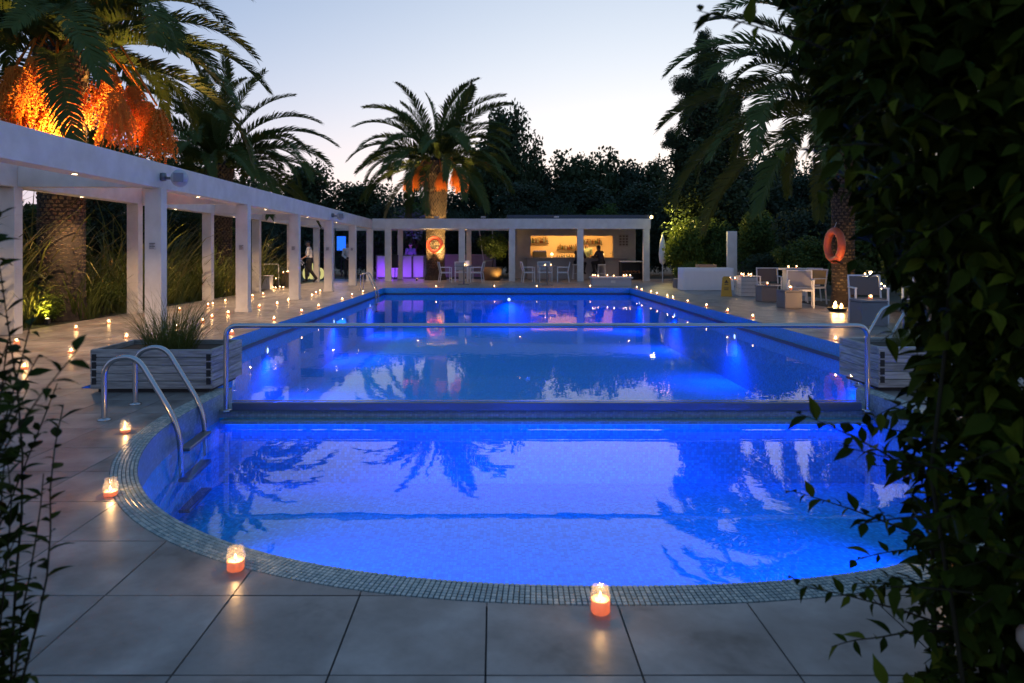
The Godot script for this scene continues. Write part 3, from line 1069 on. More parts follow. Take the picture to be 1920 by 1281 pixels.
func furniture() -> void:
	var g1 := "white armchairs at the small tables by the far end of the pool"
	var k1 := armchair_kit("armchair", "white armchair left of the table under the palm, facing right", g1, M.sling, M.sling)
	k1.position = V(-2.55, 0, 36.1)
	k1.rotation.y = PI / 2 + 0.2
	copy(k1, V(-1.72, 0, 36.7), 0.1, "white armchair behind the table under the palm, facing the pool")
	copy(k1, V(-0.85, 0, 36.1), -PI / 2 - 0.15, "white armchair right of the table under the palm, by the potted shrub")
	copy(k1, V(1.85, 0, 36.4), PI / 2 + 0.1, "white armchair left of the two-candle table before the bar")
	copy(k1, V(2.78, 0, 36.8), 0.1, "white armchair behind the two-candle table, facing the pool")
	copy(k1, V(3.72, 0, 36.4), -PI / 2 - 0.1, "white armchair right of the two-candle table, beside a pergola post")
	bistro_table("small grey table under the palm trunk with white armchairs round it", V(-1.45, 0, 33.6), 0.74)
	bistro_table("small grey table before the bar with two candles on it", V(2.6, 0, 33.0), 0.74)
	candle(V(2.5, 0, 33.0) + Vector3(0, 0.755, 0.05), "left one of two jar candles on the small table before the bar")
	candle(V(2.78, 0, 33.0) + Vector3(0, 0.755, 0), "right one of two jar candles on the small table before the bar")
	candle(V(-1.40, 0, 33.6) + Vector3(0, 0.755, 0.1), "candle on the small table under the palm trunk")
	var mc := solo("menu_card", boxm(Vector3(0.16, 0.21, 0.006), 0.0, Vector3(0, 0.1, 0)), M.cloth, "small white menu card standing on the table under the palm", "card", "", Transform3D(Basis(Vector3.RIGHT, -0.25), V(-1.28, 0, 33.6) + Vector3(0, 0.756, 0)))
	# long low white bench with candles at the far right end of the pool
	var B := thing("low_bench", "long low white bench with a row of candles at the far end of the pool", "bench", V(5.58, 0, 32.4))
	part(B, "bench_top", boxm(Vector3(1.62, 0.06, 0.55), 0.012, Vector3(0, 0.32, 0)), M.white)
	part(B, "bench_front", boxm(Vector3(1.50, 0.288, 0.44), 0.006, Vector3(0, 0.144, 0)), mat(Color(0.42, 0.42, 0.46), 0.7))
	part(B, "emblem_plate", boxm(Vector3(0.17, 0.10, 0.01), 0.002, Vector3(0.05, 0.17, 0.226)), M.white)
	var n := 0
	for x in [4.72, 4.83, 4.98, 5.42, 5.72, 6.18, 6.34, 6.47]:
		candle(V(x, 0, 32.4) + Vector3(0, 0.352, R(-0.12, 0.12)), "%s candle from the left on the long low white bench" % ["first", "second", "third", "fourth", "fifth", "sixth", "seventh", "eighth"][n])
		n += 1
	# cloth-covered buffet table
	var T := thing("buffet_table", "long table covered to the floor with a white cloth on the right terrace", "table", V(8.95, 0, 28.8))
	part(T, "table_top", boxm(Vector3(1.66, 0.03, 0.62), 0.0, Vector3(0, 0.745, 0)), M.grey)
	for sx in [-0.7, 0.7]:
		for sz in [-0.22, 0.22]:
			part(T, "leg", boxm(Vector3(0.04, 0.73, 0.04), 0.0, Vector3(sx, 0.365, sz)), M.alu)
	solo("tablecloth", cloth(1.74, 0.70, 0.77), M.cloth, "white cloth hanging in folds over the long buffet table", "tablecloth", "", Transform3D(Basis(), V(8.95, 0, 28.8)))
	var s := mb()
	box(s, Vector3(0, 0.03, 0), Vector3(0.62, 0.02, 0.36), 0.004)
	for q in [[0.0, 0.17, 0.62, 0.02], [0.0, -0.17, 0.62, 0.02]]:
		box(s, Vector3(q[0], 0.075, q[1]), Vector3(q[2], 0.08, q[3]), 0.004)
	for q in [-0.30, 0.30]:
		box(s, Vector3(q, 0.075, 0), Vector3(0.02, 0.08, 0.32), 0.004)
	solo("serving_tray", fin(s), mat(Color(0.42, 0.22, 0.12), 0.5), "reddish wooden serving tray on the white-clothed table", "tray", "", Transform3D(Basis(), V(8.95, 0, 28.8) + Vector3(0.02, 0.765, 0)))
	# wet floor sign
	var W := thing("wet_floor_sign", "yellow folding wet floor sign standing before the clothed table", "sign", V(8.47, 0, 24.8), -0.35)
	for sz in [-1.0, 1.0]:
		s = mb()
		var tilt := Basis(Vector3.RIGHT, -0.2 * sz)
		var pl := PackedVector3Array()
		for q in [[-0.155, 0.0], [0.155, 0.0], [0.115, 0.56], [0.07, 0.60], [-0.07, 0.60], [-0.115, 0.56]]:
			pl.append(Vector3(q[0], q[1], 0))
		for f in [-0.008, 0.008]:
			for i in range(1, 5):
				tri(s, tilt * (pl[0] + Vector3(0, 0, f)), tilt * (pl[i] + Vector3(0, 0, f)), tilt * (pl[i + 1] + Vector3(0, 0, f)), tilt * Vector3(0, 0, f))
		for i in 6:
			var a := pl[i]
			var b := pl[(i + 1) % 6]
			quad(s, tilt * (a - Vector3(0, 0, 0.008)), tilt * (b - Vector3(0, 0, 0.008)), tilt * (b + Vector3(0, 0, 0.008)), tilt * (a + Vector3(0, 0, 0.008)), tilt * ((a + b) / 2 - Vector3(0, 0.3, 0)))
		var pn := part(W, "panel", fin(s), M.yellow, Transform3D(Basis(), Vector3(0, 0, 0.12 * sz)))
		if sz > 0:
			s = mb()
			for q in [[0.0, 0.36, 0.10], [0.0, 0.25, 0.14], [0.0, 0.20, 0.12]]:
				box(s, tilt * Vector3(q[0], q[1], 0.0105), Vector3(q[2], 0.022, 0.003), 0.0, tilt)
			tri(s, tilt * Vector3(-0.06, 0.40, 0.0105), tilt * Vector3(0.06, 0.40, 0.0105), tilt * Vector3(0, 0.50, 0.0105), Vector3(0, 0, 1))
			part(pn, "printed_mark", fin(s), mat(Color(0.10, 0.05, 0.02), 0.6))
	# white slatted planter-like box with candles on top
	var L := thing("slatted_box", "white box of horizontal boards carrying a row of candles, right terrace", "box", V(9.45, 0, 24.9), -0.12)
	for k in 5:
		for q in [[Vector3(0.78, 0.105, 0.02), Vector3(0, 0, 0.30)], [Vector3(0.78, 0.105, 0.02), Vector3(0, 0, -0.30)], [Vector3(0.02, 0.105, 0.575), Vector3(-0.38, 0, 0)], [Vector3(0.02, 0.105, 0.575), Vector3(0.38, 0, 0)]]:
			s = mb()
			box(s, q[1] + Vector3(0, 0.06 + 0.113 * k, 0), q[0], 0.004)
			part(L, "plank", fin(s), M.white)
	part(L, "lid", boxm(Vector3(0.82, 0.025, 0.64), 0.004, Vector3(0, 0.585, 0)), M.white)
	part(L, "inner_box", boxm(Vector3(0.72, 0.56, 0.56), 0.0, Vector3(0, 0.29, 0)), M.dark)
	n = 0
	for q in [[-0.36, 0.1], [-0.27, 0.0], [-0.17, 0.18], [0.0, -0.1], [0.2, 0.15], [0.26, 0.05], [0.36, -0.2]]:
		candle(V(9.45, 0, 24.9) + Vector3(q[0], 0.60, q[1]), "%s candle from the left on the white slatted box" % ["first", "second", "third", "fourth", "fifth", "sixth", "seventh"][n])
		n += 1
	# little white side table with two candles between the sign and the box
	var sd := thing("side_table", "little white side table between the yellow sign and the slatted box", "table", V(8.95, 0, 25.6))
	part(sd, "table_top", boxm(Vector3(0.40, 0.03, 0.40), 0.005, Vector3(0, 0.44, 0)), M.chair)
	for q in [[-0.17, -0.17], [0.17, -0.17], [-0.17, 0.17], [0.17, 0.17]]:
		part(sd, "leg", boxm(Vector3(0.03, 0.425, 0.03), 0.0, Vector3(q[0], 0.2125, q[1])), M.chair)
	candle(V(8.95, 0, 25.6) + Vector3(-0.08, 0.456, 0.08), "left one of two candles on the little white side table")
	candle(V(8.95, 0, 25.6) + Vector3(0.08, 0.456, 0.06), "right one of two candles on the little white side table")
	# cube tables
	var cubes := [[8.31, 30.6, 0.34, "grey cube table at the left end of the clothed buffet table", "cube left of the clothed buffet table"], [8.92, 22.3, 0.42, "grey cube table before the white slatted box", "cube before the white slatted box"], [8.56, 19.75, 0.42, "grey cube table between the legs of the white armchair by the fire", "cube under the white armchair by the fire"], [8.30, 15.1, 0.46, "pale grey cube table before the tall-backed chair at the right edge", "pale cube at the right edge"]]
	for q in cubes:
		var c := thing("cube_table", q[3], "table", V(q[0], 0, q[1]), R(-0.1, 0.1), "grey cube side tables")
		part(c, "cube_body", boxm(Vector3(q[2], q[2] - 0.045, q[2]), 0.012, Vector3(0, (q[2] - 0.045) / 2, 0)), M.grey)
		part(c, "cube_top", boxm(Vector3(q[2] + 0.012, 0.042, q[2] + 0.012), 0.012, Vector3(0, q[2] - 0.021, 0)), M.grey)
		candle(V(q[0], 0, q[1]) + Vector3(0.02, q[2] + 0.002, 0.03), "single candle standing on the " + q[4])
	var g2 := "white-framed chairs on the right terrace"
	var k2 := armchair_kit("terrace_chair", "white armchair with a tan back turned to the pool, beside the fire glow", g2, M.tan, M.sling)
	k2.position = V(9.85, 0, 21.2)
	k2.rotation.y = -PI / 2 + 0.5
	copy(k2, V(10.35, 0, 22.6), -PI / 2 + 0.3, "tan-backed white armchair behind the first tan-backed one")
	var k3 := armchair_kit("terrace_chair", "white armchair with a grey sling standing over the grey cube by the fire", g2, M.sling, M.sling)
	k3.position = V(8.95, 0, 19.9)
	k3.rotation.y = -0.35
	var k4 := armchair_kit("terrace_chair", "dark-backed armchair behind the cube table before the slatted box", g2, M.taupe, M.taupe)
	k4.position = V(9.25, 0, 22.9)
	k4.rotation.y = -0.2
	copy(k4, V(8.62, 0, 15.7), -0.25, "dark tall-backed armchair at the right edge, behind the pale cube")
	copy(k4, V(10.2, 0, 16.2), -0.9, "dark-backed armchair at the right edge, mostly behind shrub leaves")
	# higher white table behind the chairs
	var ht := thing("high_table", "higher white table with two candles behind the tan-backed chairs", "table", V(11.0, 0, 25.0))
	part(ht, "table_top", boxm(Vector3(0.72, 0.06, 0.6), 0.01, Vector3(0, 0.80, 0)), M.white)
	part(ht, "pedestal", boxm(Vector3(0.5, 0.77, 0.42), 0.01, Vector3(0, 0.385, 0)), M.white)
	candle(V(11.0, 0, 25.0) + Vector3(-0.2, 0.832, 0.1), "left one of two candles on the higher white table")
	candle(V(11.0, 0, 25.0) + Vector3(0.02, 0.832, 0.15), "right one of two candles on the higher white table")
	# row of candles on the low wall behind
	# fire bowl and candles by the right palm
	var fb := thing("fire_bowl", "glowing cluster of thick candles in a dark bowl by the right palm", "fire bowl", V(9.30, 0, 18.45))
	s = mb()
	lathe(s, [[0.0, 0.01], [0.16, 0.01], [0.23, 0.09], [0.215, 0.09], [0.15, 0.03], [0.0, 0.03]], 18)
	part(fb, "bowl", fin(s), M.black)
	for q in [[-0.10, 0.06, 0.05], [0.07, 0.03, 0.09], [0.0, -0.08, 0.13], [0.02, 0.12, 0.04], [0.13, -0.04, 0.05], [-0.05, -0.03, 0.10]]:
		s = mb()
		lathe(s, [[0.0, 0.03], [0.038, 0.03], [0.038, 0.03 + q[2]], [0.03, 0.025 + q[2]], [0.0, 0.022 + q[2]]], 12, Vector3(q[0], 0, q[1]))
		part(fb, "wax_candle", fin(s), M.wax)
		s = mb()
		lathe(s, [[0.0, 0.025 + q[2]], [0.018, 0.045 + q[2]], [0.014, 0.065 + q[2]], [0.0, 0.10 + q[2]]], 10, Vector3(q[0], 0, q[1]))
		part(fb, "flame", fin(s), glow(Color(1.0, 0.62, 0.26), 14.0))
		omni("bowl_flame", V(9.30, 0, 18.45) + Vector3(q[0], q[2] + 0.09, q[1]), Color(1.0, 0.52, 0.18), 0.14, 0.02)
	n = 0
	for q in [[9.75, 18.7], [9.98, 18.9], [9.62, 18.3]]:
		candle(V(q[0], 0.0, q[1]), "%s small candle right of the fire bowl by the palm" % ["first", "second", "third"][n])
		n += 1
	# string of fairy lights in the bush right of the palm
	var fl := thing("fairy_lights", "cluster of yellow fairy lights in the bush right of the palm", "lights", V(9.0, 0.9, 16.4))
	s = mb()
	tube(s, PackedVector3Array([Vector3(-0.2, -0.1, 0), Vector3(-0.05, 0.22, 0.05), Vector3(0.2, 0.15, 0), Vector3(0.28, -0.2, 0.02)]), [0.004], 5)
	part(fl, "wire", fin(s), M.dark)
	s = mb()
	lathe(s, [[0.0, -0.018], [0.015, 0.0], [0.0, 0.018]], 8)
	var bulb := fin(s)
	for k in 26:
		var a := k / 26.0 * 3.4
		part(fl, "bulb", bulb, M.flame_far, Transform3D(Basis(), Vector3(-0.2 + 0.5 * (k / 26.0) + R(-0.05, 0.05), 0.2 * sin(a) - 0.12 * (k / 26.0) + R(-0.06, 0.06), 0.05 + R(-0.05, 0.08))))
	omni("fairy_glow", V(9.0, 0.95, 16.4) + Vector3(0, 0, 0.3), Color(1.0, 0.66, 0.2), 0.10, 0.05)
	# white upright panel and folded parasol
	var pp := thing("shower_panel", "tall white free-standing slab behind the clothed table", "panel", V(10.9, 0, 31.2))
	part(pp, "slab", boxm(Vector3(0.36, 2.08, 0.12), 0.01, Vector3(0, 1.04, 0)), M.white)
	part(pp, "foot", boxm(Vector3(0.5, 0.06, 0.3), 0.0, Vector3(0, 0.03, 0)), M.grey)
	var um := thing("folded_parasol", "pale folded parasol standing in the shade right of the bar", "parasol", V(9.05, 0, 36.5))
	s = mb()
	lathe(s, [[0.02, 0.0], [0.02, 2.1]], 8)
	part(um, "pole", fin(s), M.chair)
	s = mb()
	lathe(s, [[0.03, 0.75], [0.13, 0.85], [0.17, 1.2], [0.12, 1.7], [0.03, 2.05], [0.0, 2.1]], 12)
	part(um, "folded_canopy", fin(s), M.cloth)
	# left side: plinths, handrail, flowers and their candles
	for q in [[-9.75, 29.3, 0.45, "white plinth beside the lit post on the left, under the pergola"], [-10.6, 28.4, 0.5, "white plinth in the planting left of the lit post"]]:
		var pl := thing("plinth", q[3], "plinth", V(q[0], 0, q[1]), 0.0, "white plinths on the left side")
		part(pl, "block", boxm(Vector3(0.36, q[2], 0.36), 0.01, Vector3(0, q[2] / 2, 0)), M.white)
		part(pl, "cap", boxm(Vector3(0.40, 0.04, 0.40), 0.008, Vector3(0, q[2] + 0.021, 0)), M.white)
	var hr := thing("stair_handrail", "low pale tubular handrail behind the candles on the left", "handrail", V(-10.4, 0, 30.9))
	s = mb()
	tube(s, arc([Vector3(0, 0, 0.0), Vector3(0, 0.86, 0.0), Vector3(0.55, 0.86, 0), Vector3(0.55, 0, 0)], 0.08, 5), [0.018], 8)
	part(hr, "rail", fin(s), M.chair)
	n = 0
	for q in [[-9.55, 29.6, 0], [-9.45, 30.2, 0], [-9.35, 29.3, 0], [-9.2, 29.9, 0], [-9.75, 30.6, 0.3], [-9.05, 30.4, 0], [-9.6, 31.2, 0.5], [-9.15, 31.3, 0.3], [-9.3, 30.9, 0.55]]:
		var b := q[2] as float
		if b > 0.0:
			var bl := thing("candle_stand", "dark block by the white flowers carrying the %s candle of the cluster" % nth(n), "stand", V(q[0], 0, q[1]), 0.0, "dark candle stands by the flowers")
			part(bl, "block", boxm(Vector3(0.16, b, 0.16), 0.005, Vector3(0, b / 2, 0)), M.dark)
		candle(V(q[0], 0, q[1]) + Vector3(0, b + 0.002, 0), "%s candle of the cluster by the white flowers under the pergola" % nth(n), "candles clustered by the white flowers")
		n += 1
	var fw := thing("flower_arrangement", "loose arrangement of bluish white flowers behind the candle cluster", "flowers", V(-9.35, 0, 32.3))
	s = mb()
	lathe(s, [[0.0, 0.0], [0.14, 0.0], [0.19, 0.35], [0.17, 0.35], [0.0, 0.33]], 14)
	part(fw, "pot", fin(s), M.dark)
	part(fw, "foliage", X.crown[0], M.tree[0], Transform3D(Basis().scaled(Vector3(0.34, 0.4, 0.34)), Vector3(0, 0.75, 0))).set_meta("kind", "stuff")
	s = mb()
	for k in 5:
		var a := TAU * k / 5
		quad(s, Vector3.ZERO, Vector3(cos(a - 0.5), 0.2, sin(a - 0.5)) * 0.035, Vector3(cos(a), 0.35, sin(a)) * 0.05, Vector3(cos(a + 0.5), 0.2, sin(a + 0.5)) * 0.035, Vector3.UP)
	var pet := fin(s)
	for k in 46:
		var dir := Vector3(R(-1, 1), R(-0.6, 1), R(-0.4, 1)).normalized()
		part(fw, "blossom", pet, M.cloth, Transform3D(Basis(Quaternion(Vector3.UP, dir)), Vector3(0, 0.75, 0) + dir * Vector3(0.33, 0.42, 0.33) * R(0.85, 1.05)))

func cloth(w: float, d: float, h: float) -> ArrayMesh:
	var s := mb()
	var n := 72
	var top := []
	var low := []
	for i in n:
		var t := float(i) / n * 2.0 * (w + d)
		var p: Vector2
		var nrm: Vector2
		if t < w:
			p = Vector2(-w / 2 + t, d / 2); nrm = Vector2(0, 1)
		elif t < w + d:
			p = Vector2(w / 2, d / 2 - (t - w)); nrm = Vector2(1, 0)
		elif t < 2 * w + d:
			p = Vector2(w / 2 - (t - w - d), -d / 2); nrm = Vector2(0, -1)
		else:
			p = Vector2(-w / 2, -d / 2 + (t - 2 * w - d)); nrm = Vector2(-1, 0)
		top.append(p * 0.985)
		low.append(p + nrm * (0.014 + 0.016 * sin(i * 1.9) + 0.008 * sin(i * 0.7)))
	s.set_smooth_group(1)
	for i in n:
		var j := (i + 1) % n
		var out := Vector3(top[i].x + top[j].x, 0, top[i].y + top[j].y)
		var prev_i := Vector3(top[i].x, h, top[i].y)
		var prev_j := Vector3(top[j].x, h, top[j].y)
		for k in 5:
			var f := (k + 1) / 5.0
			var qi: Vector2 = top[i].lerp(low[i], f)
			var qj: Vector2 = top[j].lerp(low[j], f)
			var ni := Vector3(qi.x, h * (1.0 - f) + 0.012, qi.y)
			var nj := Vector3(qj.x, h * (1.0 - f) + 0.012, qj.y)
			quad(s, prev_i, prev_j, nj, ni, out)
			prev_i = ni
			prev_j = nj
		tri(s, Vector3(0, h, 0), Vector3(top[i].x, h, top[i].y), Vector3(top[j].x, h, top[j].y), Vector3.UP)
	return fin(s)

func lifebuoys() -> void:
	for q in [[V(-3.25, 2.0, 37.9), Basis(Vector3.UP, -0.1), 0.31, "orange lifebuoy hanging on the trunk of the middle palm"], [V(9.72, 1.80, 19.45), Basis(Vector3.UP, -1.58), 0.335, "orange lifebuoy hanging on the right palm, seen at a slant"]]:
		var at: Vector3 = q[0]
		var b: Basis = q[1]
		var L := thing("lifebuoy", q[3], "lifebuoy", at, 0.0, "orange lifebuoys on the palm trunks")
		var s := mb()
		ring(s, Vector3.ZERO, q[2], 0.085, b, 36, 14)
		part(L, "ring", fin(s), M.orange)
		for k in 4:
			s = mb()
			var a := TAU * (k + 0.5) / 4
			ring(s, b * Vector3(cos(a), sin(a), 0) * q[2], 0.087, 0.008, b * Basis(Vector3(0, 0, 1), a) * Basis(Vector3.RIGHT, PI / 2), 16, 5)
			part(L, "band", fin(s), mat(Color(0.55, 0.16, 0.10), 0.6))
		s = mb()
		tube(s, PackedVector3Array([b * Vector3(0, q[2] + 0.08, 0), b * Vector3(0, q[2] + 0.2, -0.05)]), [0.006], 5)
		part(L, "hanging_rope", fin(s), M.cloth)

# ---------------------------------------------------------------- bar and stage
func bar() -> void:
	var K := thing("bar_kiosk", "open white pool bar with lit orange interior under a flat dark roof", "building", V(4.8, 0, 41.0))
	var T := Transform3D(Basis(), -K.position)
	var b := func(nm, x0, x1, y0, y1, d0, d1, m, bev = 0.0):
		var s := mb()
		ubox(s, x0, x1, y0, y1, d0, d1, bev)
		return part(K, nm, fin(s), m, T)
	b.call("front_wall", 1.15, 2.24, 0.0, 2.57, 41.0, 41.25, M.cream)
	b.call("front_wall", 7.2, 8.55, 0.0, 2.57, 41.0, 41.25, M.cream)
	b.call("header", 1.15, 8.55, 2.572, 3.40, 41.0, 41.25, M.cream)
	b.call("side_wall", 1.15, 1.40, 0.0, 3.40, 41.253, 44.4, M.cream)
	b.call("side_wall", 8.30, 8.55, 0.0, 3.40, 41.253, 44.4, M.cream)
	b.call("back_wall", 1.403, 8.297, 0.0, 3.40, 44.15, 44.4, mat(Color(0.66, 0.52, 0.32), 0.8))
	b.call("ceiling", 1.403, 8.297, 3.10, 3.16, 41.253, 44.147, M.cream)
	b.call("roof", 0.75, 8.62, 3.432, 3.64, 37.56, 44.6, mat(Color(0.06, 0.065, 0.085), 0.6), 0.01)
	b.call("counter_front", 2.0, 7.9, 0.0, 1.20, 40.45, 40.7, mat(Color(0.40, 0.36, 0.34), 0.8), 0.005)
	b.call("counter_top", 1.9, 8.0, 1.203, 1.28, 40.3, 41.0, mat(Color(0.42, 0.36, 0.30), 0.4), 0.008)
	b.call("low_wall", 2.243, 7.197, 0.0, 1.16, 41.0, 41.2, M.cream)
	var sh := [[2.35, 3.55, 2.17, 43.85], [4.1, 5.5, 1.77, 43.85], [5.75, 7.0, 2.12, 43.85]]
	var wd := mat(Color(0.09, 0.05, 0.025), 0.6)
	for q in sh:
		b.call("shelf", q[0], q[1], q[2] - 0.06, q[2], q[3] - 0.05, q[3] + 0.29, wd, 0.003)
	b.call("back_counter", 2.3, 7.1, 0.0, 1.15, 43.3, 44.1, wd)
	# menu board: dark frame with four columns of lines
	var mbd := b.call("menu_board", 7.52, 8.12, 1.93, 2.68, 40.96, 40.997, mat(Color(0.46, 0.40, 0.34), 0.7), 0.003) as MeshInstance3D
	for c in 3:
		for r in 4:
			var s := mb()
			ubox(s, 7.57 + 0.19 * c, 7.69 + 0.19 * c, 2.0 + 0.165 * r, 2.10 + 0.165 * r, 40.953, 40.959)
			part(mbd, "print_block", fin(s), mat(Color(0.16, 0.11, 0.09), 0.7))
	# lamps inside
	var s := mb()
	box(s, Vector3.ZERO, Vector3(3.6, 0.05, 0.08), 0.01)
	var lm := V(4.75, 2.95, 41.6)
	solo("ceiling_light_strip", fin(s), glow(Color(1.0, 0.55, 0.18), 5.0), "warm strip light under the ceiling inside the bar", "lamp", "", Transform3D(Basis(), lm))
	area("strip_glow", lm + Vector3(0, -0.06, -0.05), V(4.75, 1.9, 44.2), Vector2(3.6, 0.08), Color(1.0, 0.50, 0.14), 6.5)
	for q in [[3.72, 43.4, "small bright lamp on the back counter beside the coffee machine"], [6.95, 43.5, "small bright lamp at the right end of the bar's back counter"]]:
		var at := V(q[0], 1.16, q[1])
		var L := thing("counter_lamp", q[2], "lamp", at, 0.0, "small lamps on the back counter")
		s = mb()
		lathe(s, [[0.0, 0.0], [0.06, 0.0], [0.05, 0.015], [0.012, 0.03], [0.012, 0.2]], 12)
		part(L, "base", fin(s), M.alu)
		s = mb()
		lathe(s, [[0.08, 0.2], [0.06, 0.3], [0.0, 0.31]], 14)
		part(L, "lamp_shade", fin(s), glow(Color(1.0, 0.72, 0.36), 3.0))
		omni("counter_lamp_glow", at + Vector3(0, 0.24, 0.1), Color(1.0, 0.58, 0.2), 0.3, 0.06)
	# bottles: shelf by shelf
	s = mb()
	lathe(s, [[0.0, 0.0], [0.036, 0.0], [0.038, 0.01], [0.038, 0.17], [0.030, 0.20], [0.014, 0.225], [0.013, 0.29], [0.0, 0.29]], 10)
	var bm := fin(s)
	s = mb()
	lathe(s, [[0.0, 0.0], [0.046, 0.0], [0.05, 0.02], [0.05, 0.12], [0.02, 0.16], [0.018, 0.23], [0.0, 0.23]], 10)
	var bm2 := fin(s)
	var gm := [mat(Color(0.02, 0.035, 0.012), 0.15), mat(Color(0.10, 0.03, 0.01), 0.15), mat(Color(0.16, 0.10, 0.03), 0.15), mat(Color(0.18, 0.20, 0.18), 0.15)]
	var nm := ["upper left bar shelf", "lower middle bar shelf", "upper right bar shelf"]
	for k in 3:
		var cnt := 11
		for i in cnt:
			var x: float = lerpf(sh[k][0] + 0.08, sh[k][1] - 0.08, i / (cnt - 1.0))
			solo("bottle", bm if rng.randf() < 0.6 else bm2, gm[rng.randi() % 4], "%s bottle from the left on the %s" % [nth(i), nm[k]], "bottle", "bottles on the " + nm[k], Transform3D(Basis().scaled(Vector3.ONE * R(0.85, 1.2)), V(x, sh[k][2] + 0.002, 43.97)))
	for i in 12:
		solo("bottle", bm2 if i % 3 else bm, gm[rng.randi() % 4], "%s bottle from the left on the bar's back counter" % nth(i), "bottle", "bottles on the back counter", Transform3D(Basis().scaled(Vector3.ONE * R(0.8, 1.1)), V(4.05 + 0.16 * i, 1.153, 43.45 + R(-0.1, 0.1))))
	for i in 5:
		solo("drinking_glass", X.jar, M.jar, "%s clear glass from the left on the bar counter" % ["first", "second", "third", "fourth", "fifth"][i], "glass", "", Transform3D(Basis(), V(3.3 + 0.8 * i, 1.283, 40.6)))
	var cm := thing("coffee_machine", "dark boxy coffee machine on the left of the bar's back counter", "coffee machine", V(2.95, 1.152, 43.6))
	part(cm, "body", boxm(Vector3(0.72, 0.34, 0.42), 0.02, Vector3(0, 0.22, 0)), M.dark)
	part(cm, "drip_tray", boxm(Vector3(0.66, 0.04, 0.2), 0.0, Vector3(0, 0.03, 0.28)), M.steel)
	part(cm, "cup_rail", boxm(Vector3(0.66, 0.05, 0.36), 0.005, Vector3(0, 0.416, 0)), M.steel)
	# bar stools
	for q in [[4.85, 39.75, "bar stool under the customer hidden behind the pergola post"], [6.3, 39.75, "bar stool under the man in dark clothes at the bar"]]:
		var B := thing("bar_stool", q[2], "stool", V(q[0], 0, q[1]), 0.0, "stools at the bar")
		part(B, "seat", boxm(Vector3(0.36, 0.05, 0.36), 0.015, Vector3(0, 0.70, 0)), M.chair)
		for sx in [-1.0, 1.0]:
			for sz in [-1.0, 1.0]:
				s = mb()
				tube(s, PackedVector3Array([Vector3(0.19 * sx, 0, 0.19 * sz), Vector3(0.14 * sx, 0.68, 0.14 * sz)]), [0.014], 6)
				part(B, "leg", fin(s), M.chair)
		part(B, "foot_rest", boxm(Vector3(0.34, 0.02, 0.02), 0.0, Vector3(0, 0.28, -0.17)), M.chair)
	# dark sideboard with a pale top
	var D := thing("sideboard", "dark open sideboard with a pale top at the right of the bar", "sideboard", V(7.95, 0, 39.4))
	part(D, "board_top", boxm(Vector3(1.12, 0.05, 0.5), 0.006, Vector3(0, 0.86, 0)), M.chair)
	for sx in [-0.5, 0.5]:
		part(D, "side_panel", boxm(Vector3(0.05, 0.83, 0.44), 0.0, Vector3(sx, 0.415, 0)), M.dark)
	part(D, "back_panel", boxm(Vector3(0.94, 0.8, 0.03), 0.0, Vector3(0, 0.4, -0.2)), M.dark)
	part(D, "shelf", boxm(Vector3(0.94, 0.03, 0.4), 0.0, Vector3(0, 0.30, 0.012)), M.dark)
	for k in 5:
		s = mb()
		tube(s, PackedVector3Array([Vector3(-0.40 + 0.18 * k, 0.37, -0.1), Vector3(-0.38 + 0.18 * k, 0.39, 0.19)]), [0.055], 8)
		solo("log", fin(s), mat(Color(0.14, 0.06, 0.03), 0.9), "%s reddish log from the left on the shelf of the dark sideboard" % nth(k), "log", "logs in the sideboard", Transform3D(Basis(), D.position))

